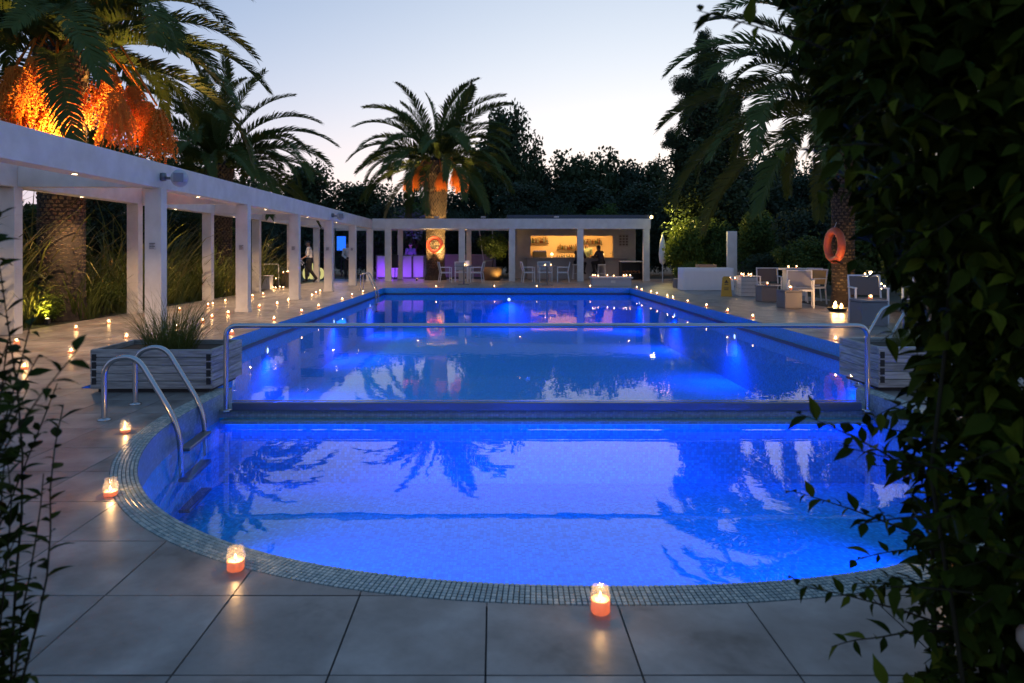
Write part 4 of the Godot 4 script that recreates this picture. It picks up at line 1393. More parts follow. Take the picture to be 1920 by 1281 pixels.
func stage() -> void:
	var D := thing("disco_booth", "booth with four glowing purple front panels under the far pergola", "booth", V(-5.5, 0, 40.6))
	var pm := mat(Color(0.75, 0.72, 0.80), 0.8, 0.0, 0.2)
	pm.backlight_enabled = true
	pm.backlight = Color(0.95, 0.93, 1.0)
	var bs := mb()
	lathe(bs, [[0.0, -0.04], [0.03, -0.02], [0.03, 0.02], [0.0, 0.04]], 10)
	var bulbm := fin(bs)
	var w := 0.54
	for k in 4:
		var x := -0.87 + 0.58 * k
		var s := mb()
		box(s, Vector3(x, 0.60, 0.20), Vector3(w - 0.06, 1.02, 0.02), 0.004)
		part(D, "lit_screen_panel", fin(s), pm)
		part(D, "bulb", bulbm, glow(Color(0.30, 0.06, 1.0), 3.0), Transform3D(Basis(), Vector3(x, 0.34, -0.02)))
		omni("booth_bulb", D.position + Vector3(x, 0.34, -0.02), Color(0.30, 0.055, 1.0), 0.50 + 0.1 * (k % 2), 0.05)
		for e in [-1.0, 1.0]:
			s = mb()
			box(s, Vector3(x + e * (w / 2 - 0.014), 0.60, 0.205), Vector3(0.028, 1.12, 0.04), 0.003)
			part(D, "frame_upright", fin(s), M.alu)
		s = mb()
		box(s, Vector3(x, 1.137, 0.205), Vector3(w - 0.058, 0.046, 0.04), 0.003)
		box(s, Vector3(x, 0.064, 0.205), Vector3(w - 0.058, 0.046, 0.04), 0.003)
		part(D, "frame_crossbar", fin(s), M.alu)
	part(D, "table_top", boxm(Vector3(2.36, 0.03, 0.55), 0.0, Vector3(0, 1.0, -0.12)), M.dark)
	part(D, "side_panel", boxm(Vector3(0.03, 1.14, 0.5), 0.0, Vector3(1.17, 0.575, -0.08)), mat(Color(0.25, 0.23, 0.27), 0.6))
	part(D, "side_panel", boxm(Vector3(0.03, 1.14, 0.5), 0.0, Vector3(-1.17, 0.575, -0.08)), mat(Color(0.25, 0.23, 0.27), 0.6))
	area("panel_glow", D.position + Vector3(0, 0.6, 0.26), D.position + Vector3(0, 0.3, 4.0), Vector2(2.2, 1.0), Color(0.28, 0.08, 0.95), 0.25)
	var sp := thing("loudspeaker", "black loudspeaker on a pole before the glowing booth", "speaker", V(-5.75, 0, 39.9))
	part(sp, "cabinet", boxm(Vector3(0.30, 0.62, 0.30), 0.02, Vector3(0, 0.86, 0)), M.black)
	part(sp, "subwoofer", boxm(Vector3(0.20, 0.03, 0.20), 0.0, Vector3(0, 0.015, 0)), M.black)
	var s := mb()
	lathe(s, [[0.02, 0.03], [0.02, 0.56]], 8)
	part(sp, "pole", fin(s), M.black)
	# blue screen far left
	var at := V(-9.75, 2.15, 43.8)
	var sc := thing("blue_screen", "glowing blue screen hanging between the far left posts", "screen", at)
	part(sc, "screen_face", boxm(Vector3(0.46, 0.74, 0.02), 0.0, Vector3(0, 0, 0.02)), glow(Color(0.005, 0.12, 0.85), 1.1))
	part(sc, "housing", boxm(Vector3(0.50, 0.78, 0.04), 0.006, Vector3(0, 0, -0.015)), M.black)
	s = mb()
	tube(s, PackedVector3Array([Vector3(0, -0.39, -0.02), Vector3(0, -1.745, -0.02)]), [0.025], 8)
	part(sc, "stand_pole", fin(s), M.black)
	area("screen_glow", at + Vector3(0, 0, 0.06), at + Vector3(0.6, -0.6, 3), Vector2(0.46, 0.74), Color(0.01, 0.2, 1.0), 0.35)
	# glowing letters behind the waiter
	var fnt := SystemFont.new()
	fnt.font_names = PackedStringArray(["Droid Sans"])
	fnt.font_weight = 700
	var L := thing("lit_letters", "pair of knee-high glowing yellow letters on the paving behind the waiter", "letters", V(-9.98, 0.0, 37.6))
	for q in [["d", -0.18], ["o", 0.30]]:
		var tmx := TextMesh.new()
		tmx.text = q[0]
		tmx.font = fnt
		tmx.font_size = 96
		tmx.pixel_size = 0.0098
		tmx.depth = 0.09
		tmx.vertical_alignment = VERTICAL_ALIGNMENT_BOTTOM
		part(L, "lit_letter", tmx, glow(Color(0.80, 0.72, 0.24), 0.55), Transform3D(Basis(), Vector3(q[1], -0.14, 0)))
	# steps ladder and low wall behind the table under the palm
	var sl := thing("step_ladder", "pale wooden step ladder standing open behind the potted shrub", "ladder", V(-0.45, 0, 41.6))
	s = mb()
	tube(s, PackedVector3Array([Vector3(-0.34, 2.45, 0), Vector3(0.0, 0.0, 0.0)]), [0.03], 6)
	part(sl, "front_rail", fin(s), M.cream)
	s = mb()
	tube(s, PackedVector3Array([Vector3(0.32, 2.45, -0.1), Vector3(0.36, 0.0, -0.4)]), [0.03], 6)
	part(sl, "rear_rail", fin(s), M.cream)
	for k in 4:
		s = mb()
		var f := 0.35 + 0.5 * k
		tube(s, PackedVector3Array([Vector3(-0.34 * f / 2.45, f, 0), Vector3(0.35, f + 0.02, -0.3)]), [0.022], 6)
		part(sl, "rung", fin(s), M.cream)
	var gw := thing("garden_wall", "low pale wall in the dark behind the palm trunk and table", "wall", V(-1.8, 0, 43.4))
	part(gw, "wall_body", boxm(Vector3(3.2, 1.12, 0.25), 0.01, Vector3(0, 0.56, 0)), mat(Color(0.30, 0.24, 0.18), 0.9))
	part(gw, "coping", boxm(Vector3(3.3, 0.06, 0.32), 0.01, Vector3(0, 1.152, 0)), mat(Color(0.34, 0.28, 0.22), 0.9))

# ---------------------------------------------------------------- foliage
func crown_mesh(n: int, ls: float, seed_: int, blobs: int) -> ArrayMesh:
	# leaf clumps scattered through a lumpy unit volume
	var r := RandomNumberGenerator.new()
	r.seed = seed_
	var bl := []
	for i in blobs:
		var d := Vector3(r.randf_range(-1, 1), r.randf_range(-0.8, 1), r.randf_range(-1, 1)).normalized()
		bl.append([d * r.randf_range(0.25, 0.68), r.randf_range(0.24, 0.44)])
	var v := PackedVector3Array()
	for i in n:
		var b: Array = bl[r.randi() % blobs]
		var d := Vector3(r.randfn(), r.randfn(), r.randfn()).normalized()
		var p: Vector3 = b[0] + d * b[1] * pow(r.randf(), 0.45) * (1.0 if r.randf() < 0.93 else r.randf_range(1.0, 1.35))
		var l := ls * r.randf_range(0.6, 1.4)
		var u := Vector3(r.randfn(), r.randfn() * 0.6 - 0.2, r.randfn()).normalized()
		var w := u.cross(Vector3(r.randfn(), r.randfn(), r.randfn())).normalized() * l * 0.42
		v.append_array([p, p + u * l * 0.55 + w, p + u * l * 1.25, p, p + u * l * 1.25, p + u * l * 0.5 - w])
	return raw(v)

func tree(label: String, u: float, top: float, wide: float, deep: float, d: float, k: int, m: int, trunk_to := 0.35, called := "tree", group := "", bottom := -1.0) -> Node3D:
	# u: sideways place, top: height, wide: radius; survey units
	var low := top * 0.22 if bottom < 0.0 else bottom
	var T := thing(called, label, "tree" if called != "bush" else "bush", V(u, -0.03, d), 0.0, group)
	var s := mb()
	var h := (low + (top - low) * trunk_to) * S
	var r := maxf(0.03, top * 0.016) * S
	tube(s, PackedVector3Array([Vector3.ZERO, Vector3(R(-0.1, 0.1), h * 0.5, 0), Vector3(R(-0.2, 0.2), h, R(-0.2, 0.2))]), [r * 1.3, r, r * 0.7], 8)
	for q in 4:
		var a := R(0, TAU)
		tube(s, PackedVector3Array([Vector3(0, h * 0.7, 0), Vector3(cos(a) * wide * 0.25 * S, h * 1.05, sin(a) * wide * 0.25 * S), Vector3(cos(a) * wide * 0.5 * S, h * 1.35, sin(a) * wide * 0.5 * S)]), [r * 0.6, r * 0.4, r * 0.15], 6)
	part(T, "trunk" if called != "bush" else "stem", fin(s), M.bark)
	var hy := (top - low) / 2 * S
	part(T, "crown", X.crown[k], M.tree[m], Transform3D(Basis(Vector3.UP, R(0, TAU)).scaled(Vector3(wide * S, hy, deep * S)), Vector3(0, low * S + hy, 0)))
	return T

func trees() -> void:
	X.crown = [crown_mesh(9000, 0.062, 11, 18), crown_mesh(9000, 0.06, 12, 24), crown_mesh(9000, 0.055, 13, 14), crown_mesh(5500, 0.08, 14, 14)]

func grove() -> void:
	var g := "dark trees beyond the far end of the pool"
	# place across, height, radius, distance, crown kind, tone
	var T := [
		[-13.0, 8.6, 3.4, 50, 0, 0, "rounded dark tree on the left skyline, behind the second palm"],
		[-9.6, 8.0, 3.0, 52, 1, 0, "low rounded tree left of the middle palm"],
		[-6.2, 6.6, 2.8, 48, 2, 1, "small dark tree behind the disco booth"],
		[-3.6, 7.2, 3.2, 52, 1, 1, "dark tree directly behind the middle palm"],
		[1.3, 14.0, 3.1, 54, 0, 0, "tallest tree right of the middle palm, rounded top against the sky"],
		[-0.6, 11.3, 3.0, 53, 1, 0, "shoulder tree between the middle palm and the tallest tree"],
		[3.6, 10.8, 2.9, 57, 2, 1, "tree on the skyline just right of the tallest tree"],
		[6.6, 11.0, 2.7, 58, 3, 0, "airy tree on the skyline above the bar, left of centre"],
		[9.0, 11.3, 2.6, 58, 3, 0, "airy tree with open twigs on the skyline above the bar"],
		[11.6, 10.6, 2.8, 58, 1, 1, "dense tree on the skyline above the bar's right end"],
		[14.0, 10.0, 2.6, 57, 0, 0, "tree in the dip of the skyline left of the ivy-clad tree"],
		[2.2, 7.6, 3.4, 49, 1, 1, "dark lower tree behind the bar roof, left"],
		[6.4, 7.2, 3.4, 50, 0, 1, "dark lower tree behind the bar roof, middle"],
		[10.4, 7.4, 3.4, 50, 2, 1, "dark lower tree behind the bar roof, right"],
		[17.5, 9.2, 3.4, 50, 0, 0, "dark tree behind the ivy-clad tree"],
		[21.5, 10.4, 3.4, 52, 1, 0, "dark tree seen under the right palm's fronds"],
		[25.5, 9.8, 3.6, 52, 2, 0, "dark tree on the right skyline by the right palm trunk"],
		[30.0, 11.5, 4.2, 52, 0, 0, "large dark tree far right behind the foreground shrub"],
		[-17.5, 8.0, 3.6, 48, 2, 0, "dark tree behind the second palm's trunk"],
		[-22.5, 9.5, 4.2, 48, 1, 0, "dark tree far left behind the big palm"],
		[13.2, 7.6, 3.0, 46, 1, 1, "dark lower tree closing the gap left of the ivy-clad tree"],
		[16.4, 8.2, 3.2, 45, 0, 1, "dark lower tree right behind the ivy-clad tree"],
		[19.8, 8.0, 3.2, 46, 2, 1, "dark lower tree between the ivy-clad tree and the right palm"],
		[23.5, 8.6, 3.4, 45, 1, 1, "dark lower tree behind the right palm trunk"],
		[-28.5, 10.5, 4.6, 48, 0, 0, "leftmost dark tree behind the big palm"]]
	for q in T:
		tree(q[6], q[0], q[1], q[2], q[2], q[3], q[4], q[5], 0.4, "tree", g)
	# undergrowth that closes the view between the trunks
	var xs := []
	for i in 60:
		var x := -36.0 + 80.0 * i / 59.0
		for k in 2:
			var h := R(2.2, 3.4)
			xs.append(Transform3D(Basis(Vector3.UP, R(0, TAU)).scaled(Vector3(R(1.5, 2.2), h, R(1.4, 2.0)) * S), V(x + R(-0.6, 0.6), h * 0.8, 46.5 + 3.0 * k + R(-0.8, 0.8))))
	var ug := multi(self, "undergrowth", X.crown[1], M.tree[1], xs)
	tag(ug, "dark undergrowth closing the view beneath the trees beyond the pool", "undergrowth")
	for q in [[4.9, 4.9, 1.5, 46.0, "green bush just above the bar roof, left one"], [7.3, 5.2, 1.6, 46.0, "green bush just above the bar roof, right one"]]:
		tree(q[4], q[0], q[1], q[2], 1.3, q[3], 3, 2, 0.4, "bush", "green bushes above the bar roof")
	# ivy-clad tree, tall and narrow
	var I := thing("ivy_clad_tree", "tall narrow ivy-clad tree with ragged sides right of the bar", "tree", V(11.7, -0.03, 38.0))
	var s := mb()
	tube(s, PackedVector3Array([Vector3.ZERO, Vector3(0.1, 5, 0), Vector3(-0.05, 11.2, 0)]), [0.3, 0.2, 0.03], 8)
	part(I, "trunk", fin(s), M.bark)
	for q in [[0.1, 1.9, 2.3, 1.9], [-0.2, 4.0, 2.25, 2.0], [0.35, 5.9, 2.0, 1.8], [0.05, 7.7, 1.65, 1.7], [0.15, 9.3, 1.2, 1.5], [0.1, 10.5, 0.66, 1.1], [-1.3, 6.4, 0.85, 0.8], [1.35, 8.1, 0.8, 0.8], [-0.9, 8.9, 0.7, 0.7], [0.4, 3.0, 2.2, 2.4], [-0.3, 5.0, 2.1, 2.2], [0.2, 7.0, 1.7, 2.0], [0.0, 8.6, 1.3, 1.7]]:
		part(I, "ivy_clump", X.crown[rng.randi() % 3], M.tree[0], Transform3D(Basis(Vector3.UP, R(0, 6)).scaled(Vector3(q[2], q[3], q[2]) * 1.0), Vector3(q[0], q[1], 0)))
	for k in 16:
		s = mb()
		var a := R(0, TAU)
		var y := R(4.5, 10.8)
		var rr := lerpf(2.0, 0.5, (y - 4.5) / 6.3)
		var d := Vector3(cos(a), 0, sin(a))
		tube(s, PackedVector3Array([Vector3(0, y - 0.6, 0), d * rr + Vector3(0, y, 0), d * (rr + R(0.4, 0.9)) + Vector3(0, y + R(-0.1, 0.3), 0)]), [0.03, 0.015, 0.004], 5)
		part(I, "twig", fin(s), M.bark)
	# bushes round the right terrace
	var B := [
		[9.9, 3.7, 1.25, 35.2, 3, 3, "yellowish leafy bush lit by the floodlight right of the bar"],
		[11.4, 3.9, 1.3, 35.6, 1, 2, "dark bush behind the tall white slab"],
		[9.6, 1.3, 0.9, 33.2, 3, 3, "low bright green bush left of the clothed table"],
		[12.9, 3.9, 1.5, 33.5, 0, 2, "dark bush right of the tall white slab"],
		[12.3, 1.9, 1.3, 30.5, 1, 1, "low dark bush between the white slab and the slatted box"],
		[12.6, 2.6, 1.5, 27.5, 2, 2, "bush behind the higher white table with two candles"],
		[14.5, 4.4, 1.9, 31.0, 1, 1, "big dark bush behind the lounge chairs"],
		[14.2, 3.2, 1.6, 26.5, 3, 2, "broad bush left of the right palm trunk"],
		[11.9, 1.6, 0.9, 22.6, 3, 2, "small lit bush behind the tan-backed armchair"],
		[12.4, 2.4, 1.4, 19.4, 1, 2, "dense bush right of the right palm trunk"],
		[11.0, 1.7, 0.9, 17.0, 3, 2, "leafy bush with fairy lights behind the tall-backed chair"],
		[13.0, 3.2, 1.8, 16.0, 0, 0, "dark bush at the right edge behind the foreground shrub"],
		[16.8, 5.0, 2.2, 27.0, 0, 1, "dark tall bush behind the right palm"],
		[18.2, 5.4, 2.4, 33.0, 2, 0, "dark tall bush far right of the ivy-clad tree"]]
	for q in B:
		tree(q[6], q[0], q[1], q[2], q[2], q[3], q[4], q[5], 0.4, "bush", "bushes round the right terrace", 0.0)
	# potted shrub between palm and bar
	var P := thing("potted_shrub", "leafy lit shrub in a brown pot between the palm and the bar", "plant", V(-0.05, 0, 38.6))
	s = mb()
	lathe(s, [[0.0, 0.0], [0.36, 0.0], [0.50, 0.62], [0.46, 0.62], [0.0, 0.58]], 18)
	part(P, "pot", fin(s), mat(Color(0.14, 0.085, 0.04), 0.8))
	s = mb()
	tube(s, PackedVector3Array([Vector3(0, 0.5, 0), Vector3(0.05, 1.3, 0)]), [0.04, 0.02], 6)
	part(P, "stem", fin(s), M.bark)
	part(P, "crown", X.crown[3], M.tree[3], Transform3D(Basis().scaled(Vector3(0.78, 0.85, 0.7)), Vector3(0.05, 1.5, 0)))
	spot("shrub_uplight", V(0.55, 0.1, 37.7), V(-0.05, 1.6, 38.6), Color(1.0, 0.62, 0.18), 1.4, 50.0, 0.7)
	# bluish purple lit tree behind the stage
	tree("tree lit purple blue by the stage light left of the middle palm", -5.1, 5.2, 1.9, 1.6, 45.0, 3, 2, 0.4, "tree")
	spot("stage_uplight", V(-5.6, 1.6, 42.4), V(-5.1, 4.4, 45.0), Color(0.10, 0.06, 1.0), 14.0, 28.0, 0.8)

# a feather palm frond: starts at the origin, runs along +x, arches down
func frond_mesh(l: float, a0: float, droop: float, seed_: int) -> ArrayMesh:
	var r := RandomNumberGenerator.new()
	r.seed = seed_
	var n := 30
	var v := PackedVector3Array()
	var p := Vector3.ZERO
	var twist := r.randf_range(-0.35, 0.35)
	for i in n:
		var t := float(i) / n
		var a := a0 - droop * pow(t, 1.35)
		var tan := Vector3(cos(a), sin(a), 0)
		var up := Vector3(-sin(a), cos(a), 0)
		var q := p + tan * l / n
		var w := 0.020 * (1.0 - t * 0.85) * l / 4.0
		var z := Vector3(0, 0, w)
		# rachis: a flat-topped triangular bar
		v.append_array([p - z, q - z, q + z, p - z, q + z, p + z, p - z, q - z, q - up * w, p + z, q + z, q - up * w])
		for m in 5:
			var tt := (i + (m + r.randf()) / 5.0) / n
			if tt < 0.07:
				continue
			var ll := l * 0.135 * sqrt(sin(PI * clampf(0.07 + 0.88 * tt, 0.0, 1.0)))
			var b := p.lerp(q, tt * n - i)
			for sg in [-1.0, 1.0]:
				var side := Vector3(0, 0, sg).rotated(tan, twist * t + sg * -0.5 * (1.0 - 0.5 * t))
				var fwd := lerpf(0.75, 1.5, tt) + r.randf_range(-0.25, 0.25)
				var dir := (tan * fwd + side + up * r.randf_range(-0.1, 0.35)).normalized()
				var len := ll * r.randf_range(0.85, 1.15)
				var wid := tan.cross(dir).cross(dir).normalized() * 0.0045 * l * r.randf_range(0.8, 1.2)
				var k1 := b + dir * len * 0.55
				var k2 := b + dir * len + Vector3(0, -len * 0.14, 0)
				v.append_array([b - wid * 0.6, k1 - wid, k1 + wid, b - wid * 0.6, k1 + wid, b + wid * 0.6, k1 - wid, k2, k1 + wid])
		p = q
	return raw(v)

func frond_kit() -> void:
	# grouped by how high the frond starts
	X.fronds = []
	var cls := [[84.0, 38.0], [70.0, 72.0], [54.0, 98.0], [40.0, 100.0], [24.0, 92.0], [6.0, 78.0], [-12.0, 62.0], [-30.0, 48.0]]
	for i in cls.size():
		var row := []
		for k in 2:
			row.append(frond_mesh(4.0, deg_to_rad(cls[i][0]), deg_to_rad(cls[i][1] * (0.9 + 0.2 * k)), 100 + i * 5 + k))
		X.fronds.append(row)
	# bunch of hanging orange strands with small dates
	var r := RandomNumberGenerator.new()
	r.seed = 5
	var v := PackedVector3Array()
	for i in 130:
		var a := r.randf() * TAU
		var rad := 0.27 * sqrt(r.randf())
		var p := Vector3(cos(a) * rad * 0.4, -0.05, sin(a) * rad * 0.4)
		var l := r.randf_range(0.5, 1.0)
		for k in 12:
			var t := (k + 1) / 12.0
			var q := Vector3(cos(a) * rad * (0.4 + t), -0.05 - l * t, sin(a) * rad * (0.4 + t)) + Vector3(r.randf_range(-0.015, 0.015), 0, r.randf_range(-0.015, 0.015))
			var w := Vector3(0.004, 0, 0.004)
			v.append_array([p - w, q - w, q + w, p - w, q + w, p + w])
			var s := r.randf_range(0.014, 0.022)
			var c := q + Vector3(r.randf_range(-0.02, 0.02), 0, r.randf_range(-0.02, 0.02))
			var o := [Vector3(s, 0, 0), Vector3(0, 0, s), Vector3(-s, 0, 0), Vector3(0, 0, -s)]
			for f in 4:
				v.append_array([c + Vector3(0, s * 1.4, 0), c + o[f], c + o[(f + 1) % 4], c + o[f], c + Vector3(0, -s * 1.4, 0), c + o[(f + 1) % 4]])
			p = q
	X.fruit = raw(v)

func palm(label: String, x: float, d: float, h: float, r0: float, r1: float, fl: float, fruits: Array, seed_: int, counts: Array) -> Node3D:
	var Pm := thing("date_palm", label, "palm tree", V(x, -0.03, d), 0.0, "date palms round the pool")
	var r := RandomNumberGenerator.new()
	r.seed = seed_
	var hh := h * S
	var s := mb()
	lathe(s, [[r0 * S * 1.25, 0.0], [r0 * S * 1.02, 0.4], [r0 * S, hh * 0.4], [lerpf(r0, r1, 0.5) * S, hh * 0.72], [r1 * S, hh * 0.93], [r1 * S * 0.95, hh], [r1 * S * 0.5, hh + 0.3], [0.0, hh + 0.4]], 22)
	part(Pm, "trunk", fin(s), M.trunk)
	# rows of old leaf bases spiralling up the trunk
	s = mb()
	var rows := int(hh / 0.078)
	for j in rows:
		var y := 0.12 + j * 0.078
		var t := y / hh
		var rad := (r0 if t < 0.4 else lerpf(r0, r1, clampf((t - 0.4) / 0.5, 0.0, 1.0))) * S
		var n := int(TAU * rad / 0.115)
		for k in n:
			var a := TAU * (k + 0.5 * (j % 2)) / n + r.randf_range(-0.04, 0.04)
			var o := Vector3(cos(a), 0, sin(a))
			var b := Basis(Vector3.UP, -a)
			var gro := 1.0 + 1.6 * smoothstep(0.86, 1.0, t)
			var c := o * (rad - 0.012) + Vector3(0, y, 0)
			var w := 0.050 * r.randf_range(0.7, 1.2)
			var e := 0.026 * gro * r.randf_range(0.4, 1.5)
			var p0 := c + b * Vector3(0, -0.038, -w)
			var p1 := c + b * Vector3(0, -0.038, w)
			var p2 := c + b * Vector3(e, 0.032 * gro, w * 0.6)
			var p3 := c + b * Vector3(e, 0.032 * gro, -w * 0.6)
			var p4 := c + b * Vector3(0, 0.044 * gro, w * 0.5)
			var p5 := c + b * Vector3(0, 0.044 * gro, -w * 0.5)
			quad(s, p0, p1, p2, p3, o)
			quad(s, p3, p2, p4, p5, Vector3.UP)
			tri(s, p0, p3, p5, -(b * Vector3(0, 0, 1)))
			tri(s, p1, p2, p4, b * Vector3(0, 0, 1))
	part(Pm, "leaf_bases", fin(s), M.scar).set_meta("kind", "stuff")
	var top := Vector3(0, hh + 0.05, 0)
	var az := r.randf() * TAU
	for i in counts.size():
		for k in counts[i]:
			az += 2.39996 + r.randf_range(-0.2, 0.2)
			var sc: float = fl * S / 4.0 * r.randf_range(0.86, 1.1) * [1.08, 1.12, 1.06, 1.0, 1.0, 1.0, 1.0, 1.0][i]
			var b := Basis(Vector3.UP, az) * Basis(Vector3(0, 0, 1), r.randf_range(-0.1, 0.1)) * Basis(Vector3.RIGHT, r.randf_range(-0.5, 0.5))
			var o := Basis(Vector3.UP, az) * Vector3(r1 * S * (0.15 + 0.1 * i), 0.22 - 0.055 * i, 0)
			part(Pm, "frond", X.fronds[i][r.randi() % 2], M.frond_dry if i == 7 and r.randf() < 0.35 else M.frond, Transform3D(b.scaled(Vector3.ONE * sc), top + o))
	for q in fruits:
		# [azimuth, reach, drop, size]
		var o: Vector3 = Vector3(cos(q[0]), 0, sin(q[0])) * q[1]
		s = mb()
		tube(s, PackedVector3Array([top + o * 0.1, top + o * 0.6 + Vector3(0, 0.25, 0), top + o + Vector3(0, -q[2] + 0.02, 0)]), [0.03, 0.025, 0.02], 6)
		var fc := part(Pm, "fruit_cluster", X.fruit, M.fruit, Transform3D(Basis(Vector3.UP, q[0] * 3).scaled(Vector3.ONE * q[3]), top + o + Vector3(0, -q[2], 0)))
		var stk := part(Pm, "fruit_stalk", fin(s), M.fruit)
	return Pm

func palms() -> void:
	frond_kit()
	var c := [5, 9, 11, 13, 13, 13, 12, 10]
	palm("middle date palm rising behind the far pergola, its trunk lit amber", -3.3, 39.0, 6.65, 0.52, 0.74, 4.7, [[2.2, 1.05, 0.2, 0.95], [2.8, 1.25, 0.45, 0.9], [1.2, 0.9, 0.5, 0.85], [0.5, 1.15, 0.2, 0.95], [0.15, 1.25, 0.5, 0.9], [-0.4, 1.1, 0.35, 0.9], [3.6, 1.1, 0.3, 0.9]], 1, [5, 9, 11, 13, 12, 9, 5, 2])
	palm("big date palm at the left over the pergola, hung with orange-lit fruit", -10.5, 16.6, 6.35, 0.50, 0.55, 4.9, [[2.4, 0.75, 0.3, 1.1], [1.9, 0.85, 0.7, 1.15], [1.4, 1.0, 0.25, 1.1], [0.9, 1.2, 0.6, 1.1], [0.45, 1.6, 0.85, 1.1], [0.1, 2.0, 1.05, 1.05], [2.9, 0.9, 0.5, 1.0], [0.3, 1.15, 0.25, 1.1], [1.15, 0.75, 0.9, 1.05], [-0.5, 1.5, 0.7, 1.0], [-0.1, 1.35, 0.5, 1.0]], 2, [4, 8, 10, 12, 10, 6, 1, 0])
	palm("second date palm on the left with plain fronds against the pale sky", -10.9, 27.2, 4.9, 0.45, 0.5, 4.3, [], 3, [5, 9, 11, 12, 10, 7, 3, 0])
	palm("right date palm with a lifebuoy on its trunk, partly behind the foreground shrub", 10.25, 20.0, 5.7, 0.30, 0.34, 5.3, [], 4, [5, 8, 10, 11, 10, 8, 5, 2])
	# garden uplights at the palms
	var up := [[V(-2.35, 0.12, 37.95), V(-3.25, 6.0, 39.0), 40.0, 30.0, "small black garden spotlight on the right of the middle palm's foot"], [V(-4.25, 0.12, 38.0), V(-3.3, 6.2, 39.0), 18.0, 28.0, "small black garden spotlight on the left of the middle palm's foot"], [V(-9.50, 3.54, 14.9), V(-9.9, 6.0, 16.5), 17.0, 44.0, "small black spotlight on the back beam before the big left palm", Color(1.0, 0.56, 0.14)], [V(-9.50, 3.54, 18.3), V(-9.0, 5.6, 16.9), 17.0, 44.0, "small black spotlight on the back beam behind the big left palm", Color(1.0, 0.56, 0.14)], [V(9.55, 0.1, 18.9), V(10.2, 2.2, 20.0), 0.30, 45.0, "small black garden spotlight at the right palm"]]
	for q in up:
		var at: Vector3 = q[0]
		var to: Vector3 = q[1]
		var L := thing("garden_spotlight", q[4], "spotlight", at, 0.0, "garden spotlights at the palms")
		var s := mb()
		var dir := (to - at).normalized()
		tube(s, PackedVector3Array([-dir * 0.12, -dir * 0.01]), [0.035, 0.045], 10)
		tube(s, PackedVector3Array([-dir * 0.08, Vector3(0, -0.12, 0)]), [0.012], 6)
		part(L, "housing", fin(s), M.black)
		s = mb()
		tube(s, PackedVector3Array([-dir * 0.009, dir * 0.0]), [0.035], 10)
		part(L, "lamp_glass", fin(s), glow(Color(1.0, 0.55, 0.15), 4.0))
		spot("palm_uplight", at + dir * 0.02, to, q[5] if q.size() > 5 else Color(1.0, 0.64, 0.24), q[2], q[3], 0.7, 0.03)

func left_planting() -> void:
	X.grass = [clump(110, 0.22, 0.012, 0.55, 61), clump(90, 0.30, 0.016, 0.75, 62)]
	var g := "ornamental grasses behind the pergola"
	var r := RandomNumberGenerator.new()
	r.seed = 8
	var n := 0
	var spots := []
	for i in 30:
		var d := 9.5 + 23.0 * i / 30.0 + r.randf_range(-0.4, 0.4)
		spots.append([-10.05 - r.randf_range(0.0, 0.7), d, r.randf_range(1.0, 2.0)])
		if i % 2 == 0:
			spots.append([-11.3 - r.randf_range(0.0, 0.9), d + 0.4, r.randf_range(2.2, 3.4)])
	spots.sort_custom(func(a, b): return a[1] < b[1])
	var where := ["before the big palm", "beside the big palm's foot", "between the big palm and the second palm", "near the second palm's foot", "at the far end of the planting"]
	for q in spots:
		var zone := clampi(int((q[1] - 9.0) / 5.0), 0, 4)
		var C := thing("grass_clump", "%s clump of arching ornamental grass behind the pergola, %s from the camera" % ["low" if q[2] < 2.1 else "tall", nth(n)], "grass", V(q[0], -0.02, q[1]), r.randf() * 6, g)
		part(C, "blades", X.grass[n % 2], M.grass[n % 3], Transform3D(Basis().scaled(Vector3(q[2] * 0.95, q[2], q[2] * 0.95)), Vector3.ZERO)).set_meta("kind", "stuff")
		n += 1
	n = 0
	for i in 15:
		var d := 8.0 + 1.9 * i
		tree("dark leafy bush closing the planting behind the grasses, %s from the camera" % ["first", "second", "third", "fourth", "fifth", "sixth", "seventh", "eighth", "ninth", "tenth", "eleventh", "twelfth", "thirteenth", "fourteenth", "fifteenth"][i], -13.6 - 0.5 * (i % 2), r.randf_range(3.2, 4.6), 1.7, 1.6, d, i % 4, [0, 2, 1][i % 3], 0.4, "bush", "bushes behind the grasses on the left", 0.0)
	for i in 9:
		tree("broad-leaved low shrub in front of the grasses, %s from the camera" % ["first", "second", "third", "fourth", "fifth", "sixth", "seventh", "eighth", "ninth"][i], -10.35, r.randf_range(0.7, 1.3), 0.6, 0.7, 11.2 + 2.3 * i, 3, 3, 0.4, "bush", "low shrubs along the pergola floor", 0.0)
	# uplights in the planting
	for q in [[-10.05, 12.3, "low garden light in the planting by the second back post"], [-10.0, 15.3, "low garden light in the planting before the big palm"], [-10.0, 20.4, "low garden light in the planting by the third back post"], [-10.0, 25.4, "low garden light in the planting near the white plinths"]]:
		var at := V(q[0], 0.08, q[1])
		var L := thing("garden_light", q[2], "lamp", at, 0.0, "low garden lights in the left planting")
		part(L, "housing", boxm(Vector3(0.08, 0.10, 0.08), 0.01, Vector3(0, -0.02, 0)), M.black)
		var s := mb()
		lathe(s, [[0.0, 0.0], [0.03, 0.0], [0.025, 0.012], [0.0, 0.016]], 10, Vector3(0, 0.032, 0))
		part(L, "lamp_glass", fin(s), glow(Color(1.0, 0.75, 0.25), 3.0))
		spot("planting_light", at + Vector3(0, 0.06, 0), at + Vector3(-1.0, 1.3, 0.0), Color(1.0, 0.68, 0.18), 2.4, 60.0, 0.8, 0.03)

